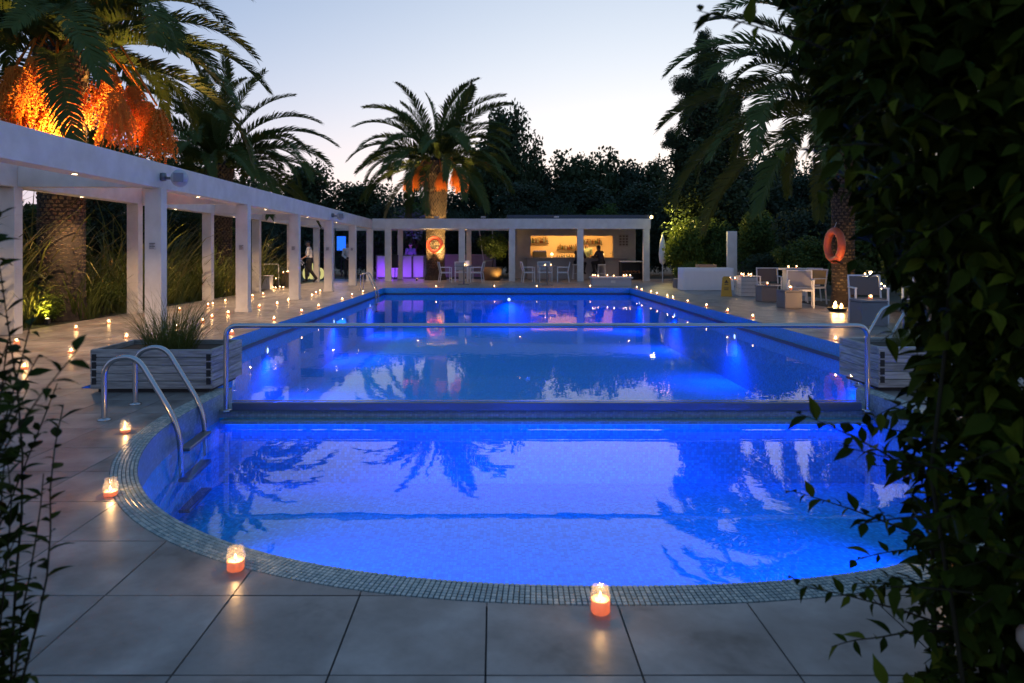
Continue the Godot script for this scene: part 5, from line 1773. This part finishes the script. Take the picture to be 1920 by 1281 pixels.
# ---------------------------------------------------------------- foreground shrubs
func leaf_mesh(l: float, w: float, bend: float, seed_: int) -> ArrayMesh:
	# pointed oval leaf along +x, folded a little on its midrib and curled downward
	var r := RandomNumberGenerator.new()
	r.seed = seed_
	var v := PackedVector3Array()
	var prof := [0.08, 0.72, 1.0, 0.78, 0.36, 0.0]
	var mids := []
	var ls := []
	var rs := []
	for i in 6:
		var t := i / 5.0
		var p := Vector3(l * t * (1.0 - 0.12 * bend * t), -l * bend * 0.42 * t * t, 0)
		var hw: float = w * 0.5 * prof[i] * r.randf_range(0.92, 1.08)
		mids.append(p)
		ls.append(p + Vector3(0, hw * 0.34, hw))
		rs.append(p + Vector3(0, hw * 0.34, -hw))
	for i in 5:
		v.append_array([mids[i], ls[i], ls[i + 1], mids[i], ls[i + 1], mids[i + 1], mids[i], rs[i + 1], rs[i], mids[i], mids[i + 1], rs[i + 1]])
	return raw(v)

func sprig(root: Node3D, a: Vector3, dir: Vector3, l: float, droop: float, gap: float, size: float, from: float, sink: Array, mats: Array, stemr := 0.004) -> void:
	# a bending stem with alternate leaves; leaf places are collected in sink
	var pts := PackedVector3Array([a])
	var p := a
	var d := dir.normalized()
	var n := 9
	for i in n:
		d = (d + Vector3(R(-0.12, 0.12), -droop / n, R(-0.12, 0.12))).normalized()
		p += d * l / n
		pts.append(p)
	var s := mb()
	tube(s, pts, [stemr, stemr * 0.95, stemr * 0.9, stemr * 0.8, stemr * 0.7, stemr * 0.6, stemr * 0.5, stemr * 0.45, stemr * 0.4, stemr * 0.3], 6)
	part(root, "stem", fin(s), M.stem)
	var k := 0
	var run := from * l
	while run < l:
		var f := run / l * n
		var i := mini(int(f), n - 1)
		var q := pts[i].lerp(pts[i + 1], f - i)
		var t := (pts[i + 1] - pts[i]).normalized()
		var ang := 2.4 * k + R(-0.5, 0.5)
		var sd := t.cross(Vector3.UP if absf(t.y) < 0.9 else Vector3.RIGHT).normalized().rotated(t, ang)
		var out := (sd + t * R(0.3, 0.9) + Vector3(0, 0.1, 0)).normalized()
		var up := (Vector3.UP + Vector3(R(-0.5, 0.5), 0, R(-0.5, 0.5))).normalized()
		var z := out.cross(up).normalized()
		var b := Basis(out, z.cross(out), z).scaled(Vector3.ONE * size * R(0.5, 1.3))
		sink.append([Transform3D(b, q), rng.randi() % 4, rng.randi() % mats.size()])
		k += 1
		run += gap * R(0.7, 1.3)

func leaves_out(root: Node3D, sink: Array, mats: Array, most: int) -> void:
	var rest := {}
	for i in sink.size():
		var q: Array = sink[i]
		if i < most:
			part(root, "leaf", X.leafs[q[1]], mats[q[2]], q[0])
		else:
			var key := int(q[1]) * 10 + int(q[2])
			if not rest.has(key):
				rest[key] = []
			rest[key].append(q[0])
	for key in rest:
		multi(root, "leaves", X.leafs[key / 10], mats[key % 10], rest[key])

func foreground() -> void:
	X.leafs = [leaf_mesh(1.0, 0.50, 0.5, 1), leaf_mesh(1.0, 0.44, 0.9, 2), leaf_mesh(1.0, 0.56, 0.25, 3), leaf_mesh(1.0, 0.40, 1.3, 4)]
	rng.seed = 404
	# left: upright stems at the edge of the frame
	var Lf := thing("foreground_shrub", "leafy dark shrub with pointed leaves at the left edge, close to the camera", "shrub", V(-1.62, 0, 1.9))
	var off := -Lf.position
	var sink := []
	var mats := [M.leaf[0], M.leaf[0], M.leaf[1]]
	for i in 120:
		var a := V(-1.56 + R(-0.20, 0.10), 0.0, 1.9 + R(-0.25, 0.25)) + off
		sprig(Lf, a, Vector3(R(-0.12, 0.05), 1, R(-0.1, 0.1)), R(0.7, 1.46), R(0.1, 0.5), 0.026, 0.056, 0.14, sink, mats)
	for q in [[-1.42, 1.10, 0.55, 0.30], [-1.45, 1.00, 0.7, 0.24], [-1.42, 0.80, 0.9, 0.26], [-1.45, 0.62, 1.0, 0.22], [-1.45, 0.45, 0.9, 0.30], [-1.42, 0.42, 1.3, 0.24], [-1.45, 1.25, 0.4, 0.26], [-1.45, 0.3, 1.1, 0.26], [-1.44, 1.38, 0.6, 0.2], [-1.43, 0.93, 1.2, 0.22]]:
		var a := V(q[0] - 0.18, q[1], 1.85 + R(-0.15, 0.15)) + off
		sprig(Lf, a, Vector3(1.0, q[2] * 0.55, R(-0.3, 0.3)), q[3] * 0.72, R(0.2, 0.9), 0.026, 0.064, 0.12, sink, mats, 0.003)
	sink.sort_custom(func(a, b): return a[0].origin.x > b[0].origin.x)
	leaves_out(Lf, sink, mats, 300)
	# right: the big climber, dense, with hanging stems
	var Rg := thing("foreground_climber", "large dark leafy climber filling the right edge, close to the camera", "shrub", V(2.1, 0, 2.3))
	off = -Rg.position
	sink = []
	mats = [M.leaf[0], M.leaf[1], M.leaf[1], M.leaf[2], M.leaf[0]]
	# boundary of the mass at distance 2.3: [height, left edge]
	var edge := [[-0.1, 1.52], [0.25, 1.48], [0.5, 1.46], [0.75, 1.42], [0.95, 1.42], [1.15, 1.48], [1.35, 1.45], [1.6, 1.35], [1.85, 1.22], [2.1, 1.14], [2.3, 1.06], [2.6, 0.98], [3.0, 0.92]]
	for e in edge.size() - 1:
		for k in 5:
			var y: float = lerpf(edge[e][0], edge[e + 1][0], R(0, 1))
			var x: float = lerpf(edge[e][1], edge[e + 1][1], 0.5)
			var a := V(x + 0.20 + R(0.0, 0.12), y + R(-0.05, 0.1), 2.3 + R(-0.35, 0.35)) + off
			sprig(Rg, a, Vector3(-1.0, R(-0.5, 0.7), R(-0.5, 0.5)), R(0.16, 0.34), R(0.1, 1.0), 0.026, 0.066, 0.1, sink, mats, 0.003)
	# long sprays reaching out over the water and the paving
	for q in [[1.50, 0.62, -1.0, 0.42, 0.36], [1.50, 0.55, -1.0, 0.10, 0.30], [1.46, 0.92, -1.0, 0.25, 0.34], [1.45, 0.86, -1.0, 0.7, 0.36], [1.48, 0.78, -1.0, 0.0, 0.28], [1.55, 0.36, -1.0, 0.30, 0.44], [1.58, 0.30, -1.0, 0.1, 0.36], [1.58, 0.2, -1.0, 0.2, 0.36], [1.2, 1.95, -1.0, 0.0, 0.30], [1.05, 2.25, -1.0, 0.3, 0.36]]:
		sprig(Rg, V(q[0], q[1], 2.25 + R(-0.15, 0.15)) + off, Vector3(q[2], q[3], R(-0.2, 0.2)), q[4], R(0.0, 0.4), 0.026, 0.062, 0.12, sink, mats, 0.0035)
	sink.sort_custom(func(a, b): return a[0].origin.x < b[0].origin.x)
	# the dense mass behind
	for i in 30000:
		var y := R(-0.1, 3.3)
		var x0 := 0.9
		for e in edge.size() - 1:
			if y >= edge[e][0] and y < edge[e + 1][0]:
				x0 = lerpf(edge[e][1], edge[e + 1][1], (y - edge[e][0]) / (edge[e + 1][0] - edge[e][0]))
		var dens := 0.8 if y < 0.95 and y > 0.0 else 1.0
		var x: float = x0 + 0.05 + 1.55 * pow(R(0, 1), 0.8 if dens == 1.0 else 0.75)
		var dd := 2.3 + R(-0.5, 0.5) * clampf((x - x0) * 2.2 + 0.25, 0.25, 1.0)
		if R(0, 1) > dens and x < x0 + 0.5:
			continue
		var b := Basis.from_euler(Vector3(R(-0.9, 0.9), R(0, TAU), R(-1.2, 0.4))).scaled(Vector3.ONE * 0.074 * R(0.5, 1.5))
		sink.append([Transform3D(b, V(x, y, dd) + off), rng.randi() % 4, rng.randi() % 5])
	leaves_out(Rg, sink, mats, 300)
	for i in 14:
		var x := 1.5 + R(0, 1.3)
		var s := mb()
		var p := V(x, 0.0, 2.35 + R(-0.3, 0.35)) + off
		var pts := PackedVector3Array([p])
		for k in 7:
			p += Vector3(R(-0.07, 0.05), 0.36, R(-0.05, 0.05))
			pts.append(p)
		tube(s, pts, [R(0.004, 0.011), 0.006, 0.005], 6)
		part(Rg, "stem", fin(s), M.stem)
	# pale round lamp hanging in the leaves
	var H := thing("garland_lamp", "unlit pale round lamp hanging among the leaves of the dark climber", "lamp", V(1.625, 0.46, 2.05))
	var s := mb()
	lathe(s, [[0.0, -0.045], [0.022, -0.038], [0.036, -0.015], [0.036, 0.008], [0.022, 0.032], [0.014, 0.05], [0.0, 0.05]], 16)
	part(H, "globe", fin(s), mat(Color(0.36, 0.30, 0.24), 0.5))
	s = mb()
	tube(s, PackedVector3Array([Vector3(0, 0.05, 0), Vector3(0.0, 0.09, 0), Vector3(0.05, 0.5, 0)]), [0.014, 0.012, 0.003], 8)
	part(H, "socket", fin(s), M.black)

# ---------------------------------------------------------------- people
# mesh of the smooth union of tapered capsules: bones are [a, b, radius at a, radius at b]
func flesh(bones: Array, cell: float, k: float) -> PackedVector3Array:
	var lo := Vector3(1e9, 1e9, 1e9)
	var hi := -lo
	for q in bones:
		for i in 2:
			var r := Vector3.ONE * (float(q[2 + i]) + cell * 2.5 + k)
			lo = lo.min(q[i] - r)
			hi = hi.max(q[i] + r)
	var nx := int((hi.x - lo.x) / cell) + 2
	var ny := int((hi.y - lo.y) / cell) + 2
	var nz := int((hi.z - lo.z) / cell) + 2
	var f := PackedFloat32Array()
	f.resize(nx * ny * nz)
	f.fill(1e3)
	for q in bones:
		var a: Vector3 = q[0]
		var b: Vector3 = q[1]
		var ra: float = q[2]
		var rb: float = q[3]
		var m := maxf(ra, rb) + cell * 2.0 + k
		var l0 := ((a.min(b) - Vector3.ONE * m - lo) / cell).floor()
		var l1 := ((a.max(b) + Vector3.ONE * m - lo) / cell).ceil()
		var ab := b - a
		var ll := maxf(ab.length_squared(), 1e-9)
		for z in range(maxi(0, int(l0.z)), mini(nz, int(l1.z) + 1)):
			for y in range(maxi(0, int(l0.y)), mini(ny, int(l1.y) + 1)):
				for x in range(maxi(0, int(l0.x)), mini(nx, int(l1.x) + 1)):
					var p := lo + Vector3(x, y, z) * cell
					var t := clampf((p - a).dot(ab) / ll, 0.0, 1.0)
					var d := (p - a - ab * t).length() - lerpf(ra, rb, t)
					var at := x + nx * (y + ny * z)
					var o := f[at]
					var h := maxf(k - absf(o - d), 0.0) / k
					f[at] = minf(o, d) - h * h * k * 0.25
	var vert := {}
	var out := PackedVector3Array()
	var st := [1, nx, nx * ny]
	for z in range(1, nz - 1):
		for y in range(1, ny - 1):
			for x in range(1, nx - 1):
				var at := x + nx * (y + ny * z)
				if f[at] > cell * 2.0:
					continue
				for ax in 3:
					var s0 := f[at]
					var s1 := f[at + st[ax]]
					if (s0 < 0.0) == (s1 < 0.0):
						continue
					var u: int = st[(ax + 1) % 3]
					var w: int = st[(ax + 2) % 3]
					var c := []
					for o in [0, -u, -u - w, -w]:
						c.append(cell_point(f, at + o, nx, ny, lo, cell, vert))
					var dir := Vector3.ZERO
					dir[ax] = 1.0 if s0 < 0.0 else -1.0
					for t in [[0, 1, 2], [0, 2, 3]]:
						var p0: Vector3 = c[t[0]]
						var p1: Vector3 = c[t[1]]
						var p2: Vector3 = c[t[2]]
						if (p2 - p0).cross(p1 - p0).dot(dir) < 0.0:
							out.append_array([p0, p2, p1])
						else:
							out.append_array([p0, p1, p2])
	return out

func cell_point(f: PackedFloat32Array, at: int, nx: int, ny: int, lo: Vector3, cell: float, vert: Dictionary) -> Vector3:
	if vert.has(at):
		return vert[at]
	var x := at % nx
	var y := (at / nx) % ny
	var z := at / (nx * ny)
	var sum := Vector3.ZERO
	var n := 0
	for e in 12:
		var ax := e / 4
		var j := e % 4
		var o := Vector3i.ZERO
		o[(ax + 1) % 3] = j & 1
		o[(ax + 2) % 3] = j >> 1
		var i0 := (x + o.x) + nx * ((y + o.y) + ny * (z + o.z))
		var i1: int = i0 + [1, nx, nx * ny][ax]
		if i1 >= f.size():
			continue
		var a := f[i0]
		var b := f[i1]
		if (a < 0.0) != (b < 0.0):
			var p := Vector3(x + o.x, y + o.y, z + o.z)
			p[ax] += a / (a - b)
			sum += p
			n += 1
	var r := lo + (sum / maxf(n, 1.0)) * cell
	vert[at] = r
	return r

func soft(parts: Array) -> ArrayMesh:
	var s := mb()
	s.set_smooth_group(1)
	for v in parts:
		for p in v:
			s.add_vertex(p)
	return fin(s)

func shifted(v: PackedVector3Array, t: Transform3D) -> PackedVector3Array:
	var o := PackedVector3Array()
	o.resize(v.size())
	var flip := t.basis.determinant() < 0.0
	for i in range(0, v.size(), 3):
		o[i] = t * v[i]
		o[i + 1] = t * (v[i + 2] if flip else v[i + 1])
		o[i + 2] = t * (v[i + 1] if flip else v[i + 2])
	return o

func hand_kit() -> void:
	# relaxed right hand, wrist at the origin, fingers along -y, palm towards -z, thumb at +x
	var b := [[Vector3(0, 0.01, 0), Vector3(0, -0.03, 0), 0.024, 0.028], [Vector3(0.016, -0.04, 0), Vector3(0.024, -0.085, 0), 0.019, 0.014], [Vector3(-0.014, -0.04, 0), Vector3(-0.022, -0.082, 0), 0.019, 0.014]]
	var fx := [0.030, 0.010, -0.010, -0.029]
	var fl := [0.068, 0.078, 0.072, 0.056]
	for i in 4:
		var p := Vector3(fx[i], -0.088, 0.0)
		var ang := 0.18
		var r := 0.0095
		for k in 3:
			var l: float = fl[i] * [0.46, 0.30, 0.24][k]
			var q := p + Vector3(fx[i] * 0.10, -cos(ang), -sin(ang)) * l
			b.append([p, q, r, r - 0.0008])
			p = q
			ang += 0.30
			r -= 0.0008
	b.append([Vector3(0.026, -0.025, -0.004), Vector3(0.052, -0.058, -0.016), 0.014, 0.011])
	b.append([Vector3(0.052, -0.058, -0.016), Vector3(0.060, -0.086, -0.028), 0.0105, 0.009])
	X.hand = flesh(b, 0.0065, 0.006)
	# head about its centre: chin at -0.12, crown at 0.115, face towards +z
	var h := [[Vector3(0, 0.03, -0.02), Vector3(0, 0.035, 0.015), 0.082, 0.078], [Vector3(0, -0.02, 0.03), Vector3(0, -0.085, 0.05), 0.062, 0.036], [Vector3(0, 0.0, 0.092), Vector3(0, -0.025, 0.112), 0.010, 0.014],
		[Vector3(-0.03, 0.012, 0.082), Vector3(0.03, 0.012, 0.082), 0.012, 0.012], [Vector3(-0.018, -0.058, 0.088), Vector3(0.018, -0.058, 0.088), 0.008, 0.008],
		[Vector3(0.078, 0.01, -0.005), Vector3(0.083, -0.025, 0.0), 0.015, 0.010], [Vector3(-0.078, 0.01, -0.005), Vector3(-0.083, -0.025, 0.0), 0.015, 0.010], [Vector3(0, -0.05, -0.015), Vector3(0, -0.15, -0.03), 0.055, 0.056]]
	X.head = flesh(h, 0.009, 0.022)
	var s := mb()
	for sx in [-1.0, 1.0]:
		lathe(s, [[0.0, -0.011], [0.010, -0.005], [0.010, 0.005], [0.0, 0.011]], 8, Vector3(0.031 * sx, 0.010, 0.083))
	X.eyes = fin(s)
	X.short_hair = soft([flesh([[Vector3(0, 0.05, -0.03), Vector3(0, 0.062, 0.02), 0.083, 0.072], [Vector3(0, 0.01, -0.06), Vector3(0, -0.05, -0.06), 0.062, 0.045]], 0.012, 0.03)])
	X.long_hair = soft([flesh([[Vector3(0, 0.05, -0.03), Vector3(0, 0.062, 0.02), 0.086, 0.074], [Vector3(0.03, 0.0, -0.06), Vector3(0.04, -0.2, -0.07), 0.068, 0.04], [Vector3(-0.03, 0.0, -0.06), Vector3(-0.04, -0.2, -0.07), 0.068, 0.04]], 0.014, 0.03)])

func swollen(bones: Array, by: float) -> Array:
	var o := []
	for q in bones:
		o.append([q[0], q[1], q[2] + by, q[3] + by])
	return o

# joints: pelvis, chest, neck, head, and for each side (0 left of the figure, 1 right): shoulder, elbow, wrist, hip, knee, ankle, toe
func person(label: String, at: Vector3, turn: float, j: Dictionary, look: Dictionary) -> void:
	var Pn := thing("person", label, "person", at, turn)
	var torso := [[j.pelvis, j.waist, 0.130, 0.115], [j.waist, j.chest, 0.115, 0.140], [j.chest, j.neck, 0.125, 0.060]]
	var arms := []
	var fore := []
	var legs := []
	var feet := []
	var hands := []
	for k in 2:
		var sh: Vector3 = j.shoulder[k]
		torso.append([j.chest, sh, 0.10, 0.068])
		torso.append([j.pelvis, j.hip[k], 0.115, 0.10])
		arms.append([sh, j.elbow[k], 0.056, 0.043])
		fore.append([j.elbow[k], j.wrist[k], 0.042, 0.028])
		legs.append([j.hip[k], j.knee[k], 0.092, 0.060])
		legs.append([j.knee[k], j.ankle[k], 0.058, 0.040])
		feet.append([j.ankle[k], j.toe[k], 0.042, 0.032])
		var down: Vector3 = (j.wrist[k] - j.elbow[k]).normalized()
		var y := -down
		var x := Vector3(0, 0, 1) - y * y.z
		x = (x if x.length() > 0.1 else Vector3(1, 0, 0)).normalized()
		var z := x.cross(y)
		var b := Basis(x, y, z)
		if k == 0:
			b = Basis(x, y, -z)
		hands.append(shifted(X.hand, Transform3D(b, j.wrist[k])))
	var head := Transform3D(Basis(Vector3.UP, look.get("yaw", 0.0)) * Basis(Vector3.RIGHT, look.get("nod", 0.0)), j.head)
	var skin := mat(Color(0.36, 0.21, 0.14), 0.6)
	var body := flesh(torso + arms + fore + legs + feet + [[j.neck, j.head + Vector3(0, -0.05, -0.02), 0.058, 0.055]], 0.024, 0.04)
	part(Pn, "body", soft([body, shifted(X.head, head), hands[0], hands[1]]), skin)
	part(Pn, "eyes", X.eyes, M.black, head)
	part(Pn, "hair", X.long_hair if look.get("long", false) else X.short_hair, mat(Color(0.018, 0.013, 0.01), 0.6), head)
	var top := swollen(torso + arms + (fore if look.get("sleeves", true) else []), 0.014)
	part(Pn, "shirt", soft([flesh(top, 0.026, 0.035)]), mat(look.shirt, 0.85))
	part(Pn, "trousers", soft([flesh(swollen(legs + [[j.pelvis, j.pelvis + (j.waist - j.pelvis) * 0.5, 0.135, 0.122]] + torso.filter(func(q): return q[0] == j.pelvis and q[1] != j.waist), 0.02), 0.026, 0.035)]), mat(look.trousers, 0.85))
	part(Pn, "shoes", soft([flesh(swollen(feet, 0.012), 0.02, 0.02)]), M.black)
	if look.has("vest"):
		part(Pn, "waistcoat", soft([flesh(swollen(torso, 0.022), 0.026, 0.035)]), mat(look.vest, 0.8))

func people() -> void:
	hand_kit()
	# waiter walking to the left, seen from his right side
	var walk := {"pelvis": Vector3(0, 0.96, 0), "waist": Vector3(0, 1.10, 0.01), "chest": Vector3(0, 1.29, 0.02), "neck": Vector3(0, 1.50, 0.03), "head": Vector3(0, 1.655, 0.06), "shoulder": [Vector3(0.18, 1.44, 0.05), Vector3(-0.18, 1.44, 0.0)], "elbow": [Vector3(0.22, 1.16, 0.08), Vector3(-0.23, 1.17, -0.06)], "wrist": [Vector3(0.20, 1.02, 0.30), Vector3(-0.22, 0.95, 0.06)], "hip": [Vector3(0.09, 0.93, 0.0), Vector3(-0.09, 0.93, 0.0)], "knee": [Vector3(0.10, 0.53, -0.02), Vector3(-0.09, 0.54, 0.13)], "ankle": [Vector3(0.10, 0.17, -0.28), Vector3(-0.09, 0.09, 0.13)], "toe": [Vector3(0.10, 0.045, -0.17), Vector3(-0.09, 0.04, 0.27)]}
	person("waiter in white short-sleeved shirt and dark trousers striding between the pergola posts", V(-9.72, 0, 36.1), -PI / 2 + 0.25, walk, {"shirt": Color(0.66, 0.63, 0.60), "trousers": Color(0.015, 0.015, 0.018), "sleeves": false, "yaw": 0.2})
	var stand := {"pelvis": Vector3(0, 0.95, 0), "waist": Vector3(0, 1.09, 0), "chest": Vector3(0, 1.28, 0), "neck": Vector3(0, 1.48, 0), "head": Vector3(0, 1.635, 0.025), "shoulder": [Vector3(0.18, 1.42, 0), Vector3(-0.18, 1.42, 0)], "elbow": [Vector3(0.24, 1.14, 0.02), Vector3(-0.24, 1.14, 0.02)], "wrist": [Vector3(0.15, 1.0, 0.22), Vector3(-0.15, 1.0, 0.22)], "hip": [Vector3(0.09, 0.92, 0), Vector3(-0.09, 0.92, 0)], "knee": [Vector3(0.10, 0.50, 0.02), Vector3(-0.10, 0.50, 0.02)], "ankle": [Vector3(0.11, 0.09, -0.02), Vector3(-0.11, 0.09, -0.02)], "toe": [Vector3(0.13, 0.04, 0.13), Vector3(-0.13, 0.04, 0.13)]}
	person("barmaid with long dark hair in a pale green top behind the bar counter", V(5.80, 0.0, 42.2), -0.3, stand, {"shirt": Color(0.36, 0.50, 0.36), "trousers": Color(0.02, 0.02, 0.022), "sleeves": false, "long": true, "yaw": 0.5, "nod": 0.2})
	person("disc jockey in dark clothes standing behind the glowing purple booth", V(-5.1, 0, 42.0), 0.2, stand, {"shirt": Color(0.10, 0.10, 0.14), "trousers": Color(0.02, 0.02, 0.022), "nod": 0.35})
	spot("booth_light", V(-4.1, 2.7, 40.9), V(-5.1, 1.7, 42.0), Color(0.14, 0.08, 1.0), 1.4, 22.0, 0.8)
	person("person in a white shirt standing behind the post left of the purple booth", V(-8.75, 0, 41.0), 0.5, stand, {"shirt": Color(0.60, 0.58, 0.58), "trousers": Color(0.02, 0.02, 0.022)})
	# seated at the bar: facing the counter, seen from behind and the side
	var sit := {"pelvis": Vector3(0, 0.83, -0.02), "waist": Vector3(0, 0.97, 0.01), "chest": Vector3(0, 1.15, 0.07), "neck": Vector3(0, 1.34, 0.13), "head": Vector3(0, 1.485, 0.19), "shoulder": [Vector3(0.19, 1.28, 0.12), Vector3(-0.19, 1.28, 0.12)], "elbow": [Vector3(0.24, 1.06, 0.27), Vector3(-0.24, 1.06, 0.27)], "wrist": [Vector3(0.12, 1.085, 0.48), Vector3(-0.12, 1.085, 0.48)], "hip": [Vector3(0.10, 0.81, 0.0), Vector3(-0.10, 0.81, 0.0)], "knee": [Vector3(0.15, 0.78, 0.40), Vector3(-0.15, 0.76, 0.38)], "ankle": [Vector3(0.13, 0.36, 0.32), Vector3(-0.13, 0.34, 0.30)], "toe": [Vector3(0.14, 0.30, 0.45), Vector3(-0.14, 0.28, 0.43)]}
	person("man in dark clothes sitting on a bar stool, leaning on the counter", V(6.3, 0, 39.75), PI + 0.75, sit, {"shirt": Color(0.05, 0.035, 0.05), "trousers": Color(0.02, 0.018, 0.02), "nod": 0.2})
	person("customer in dark clothes on a bar stool, half hidden by the pergola post", V(4.92, 0, 39.75), PI - 0.7, sit, {"shirt": Color(0.06, 0.04, 0.05), "trousers": Color(0.02, 0.018, 0.02), "nod": 0.1})

# ---------------------------------------------------------------- lights in the pool
func pool_lights() -> void:
	var blue := Color(0.004, 0.08, 1.0)
	var L := []
	for d in [9.6, 14.76, 20.9, 27.0]:
		L.append([Vector3(-4.9, -0.52, d), Vector3(1, 0, 0), "left wall"])
	for d in [11.4, 17.2, 22.9, 28.4]:
		L.append([Vector3(6.1, -0.52, d), Vector3(-1, 0, 0), "right wall"])
	L.append([Vector3(0.7, -0.52, 30.5), Vector3(0, 0, 1), "far wall"])
	var ords := ["first", "second", "third", "fourth"]
	var s := mb()
	lathe(s, [[0.0, 0.024], [0.034, 0.021], [0.05, 0.012], [0.054, 0.0]], 18)
	var glassm := fin(s)
	s = mb()
	lathe(s, [[0.055, 0.0], [0.057, 0.02], [0.085, 0.016], [0.09, 0.0]], 18)
	var rimm := fin(s)
	var lit := glow(Color(0.35, 0.55, 1.0), 2.6)
	var cnt := {}
	for q in L:
		var p: Vector3 = q[0]
		var n: Vector3 = q[1]
		var k: int = cnt.get(q[2], 0)
		cnt[q[2]] = k + 1
		var lab: String = "round underwater lamp in the %s of the big pool" % q[2] if q[2] == "far wall" else "%s round underwater lamp from the camera in the pool's %s" % [ords[k], q[2]]
		var U := thing("pool_light", lab, "pool lamp", V(p.x, p.y, p.z), 0.0, "underwater lamps of the big pool")
		var b := Basis(Quaternion(Vector3.UP, n))
		part(U, "lamp_lens", glassm, lit, Transform3D(b, n * 0.001))
		part(U, "rim", rimm, M.steel, Transform3D(b, n * 0.001))
		spot("pool_glow", V(p.x, p.y, p.z) + n * 0.22, V(p.x, p.y, p.z) + n * 0.57 + Vector3(0, -0.94, 0), blue, POOL_E, 84.0, 1.0, 0.06)
	for q in [[Vector3(0.6, -0.60, 3.325), Vector3(0, 0, -1), "middle front of the near bow, under the coping"], [Vector3(-1.45, -0.60, 3.90), Vector3(0.47, 0, -0.88), "left front of the near bow, under the coping"], [Vector3(2.65, -0.60, 3.90), Vector3(-0.47, 0, -0.88), "right front of the near bow, under the coping"], [Vector3(-2.56, -0.60, 4.72), Vector3(0.80, 0, -0.60), "left side of the near bow, under the coping"], [Vector3(3.76, -0.60, 4.72), Vector3(-0.80, 0, -0.60), "right side of the near bow, under the coping"]]:
		var p: Vector3 = q[0]
		var n: Vector3 = q[1]
		var U := thing("pool_light", "round underwater lamp at the " + q[2], "pool lamp", V(p.x, p.y, p.z), 0.0, "underwater lamps of the near bow")
		var b := Basis(Quaternion(Vector3.UP, n))
		part(U, "lamp_lens", glassm, glow(Color(0.05, 0.2, 1.0), 0.8), Transform3D(b, n * 0.001))
		part(U, "rim", rimm, M.steel, Transform3D(b, n * 0.001))
		spot("bow_glow", V(p.x, p.y, p.z) + n * 0.10, V(p.x, p.y, p.z) + n * 0.7 + Vector3(0, -0.42, 0), Color(0.006, 0.075, 1.0), BOW_E, 46.0, 0.8, 0.03)

func light_strip() -> void:
	var root := thing("pool_light_strip", "blue light strip under the lip of the wall below the glass fence", "pool lamp", V(0.6, -0.30, 7.66))
	part(root, "lip", boxm(Vector3(7.3 * S, 0.03, 0.10), 0.004, Vector3(0, 0.012, -0.01)), M.mosaic_wall)
	part(root, "lamp_strip", boxm(Vector3(7.2 * S, 0.008, 0.05), 0.0, Vector3(0, -0.0075, 0.0)), glow(Color(0.01, 0.12, 1.0), 1.0))
	area("strip_light", root.position + Vector3(0, -0.016, 0.012), root.position + Vector3(0, -1.0, -0.1), Vector2(7.2 * S, 0.05), Color(0.004, 0.05, 1.0), 1.3)

const POOL_E := 4.2
const BOW_E := 7.5

func _ready() -> void:
	rng.seed = 20240607
	view()
	palette()
	candle_kit()
	trees()
	pool()
	terrace()
	ground()
	pergola()
	bar()
	stage()
	fence()
	pool_lights()
	light_strip()
	ladder("pool_ladder", "steel pool ladder with two arched rails on the left of the near bow", V(-3.74, 0, 6.56), Vector3(1, 0, 0.10).normalized(), Vector3(-0.08, 0, -1).normalized(), 0.55, 0.62, 0.42, 0.46)
	ladder("pool_ladder", "small steel ladder at the far left corner of the big pool", V(-5.50, 0, 28.2), Vector3(1, 0, 0), Vector3(0, 0, -1), 0.5, 0.52, 0.5, 0.55)
	ladder("pool_ladder", "steel ladder on the right of the big pool behind the shrub leaves", V(6.75, 0, 10.6), Vector3(-1, 0, 0), Vector3(0, 0, -1), 0.5, 0.62, 0.5, 0.55)
	planter("silvery wooden planter with a tuft of grass at the left end of the fence", -4.62, -3.22, 7.82, 8.75, 0.50, 0)
	planter("silvery wooden planter at the right end of the fence behind shrub leaves", 4.46, 5.80, 7.9, 8.8, 0.52, 1)
	candles()
	left_planting()
	var tuft := clump(700, 0.26, 0.0035, 0.9, 71)
	for q in [[-3.92, 8.3, 0.80, "fine-bladed tuft of grass growing in the left wooden planter"], [5.1, 8.35, 0.45, "fine-bladed tuft of grass growing in the right wooden planter"]]:
		var G := thing("grass_tuft", q[3], "grass", V(q[0], 0.42, q[1]))
		part(G, "blades", tuft, M.grass[0], Transform3D(Basis().scaled(Vector3(q[2] * 1.15, q[2], q[2] * 0.8)), Vector3.ZERO)).set_meta("kind", "stuff")
	palms()
	grove()
	furniture()
	lifebuoys()
	people()
	foreground()
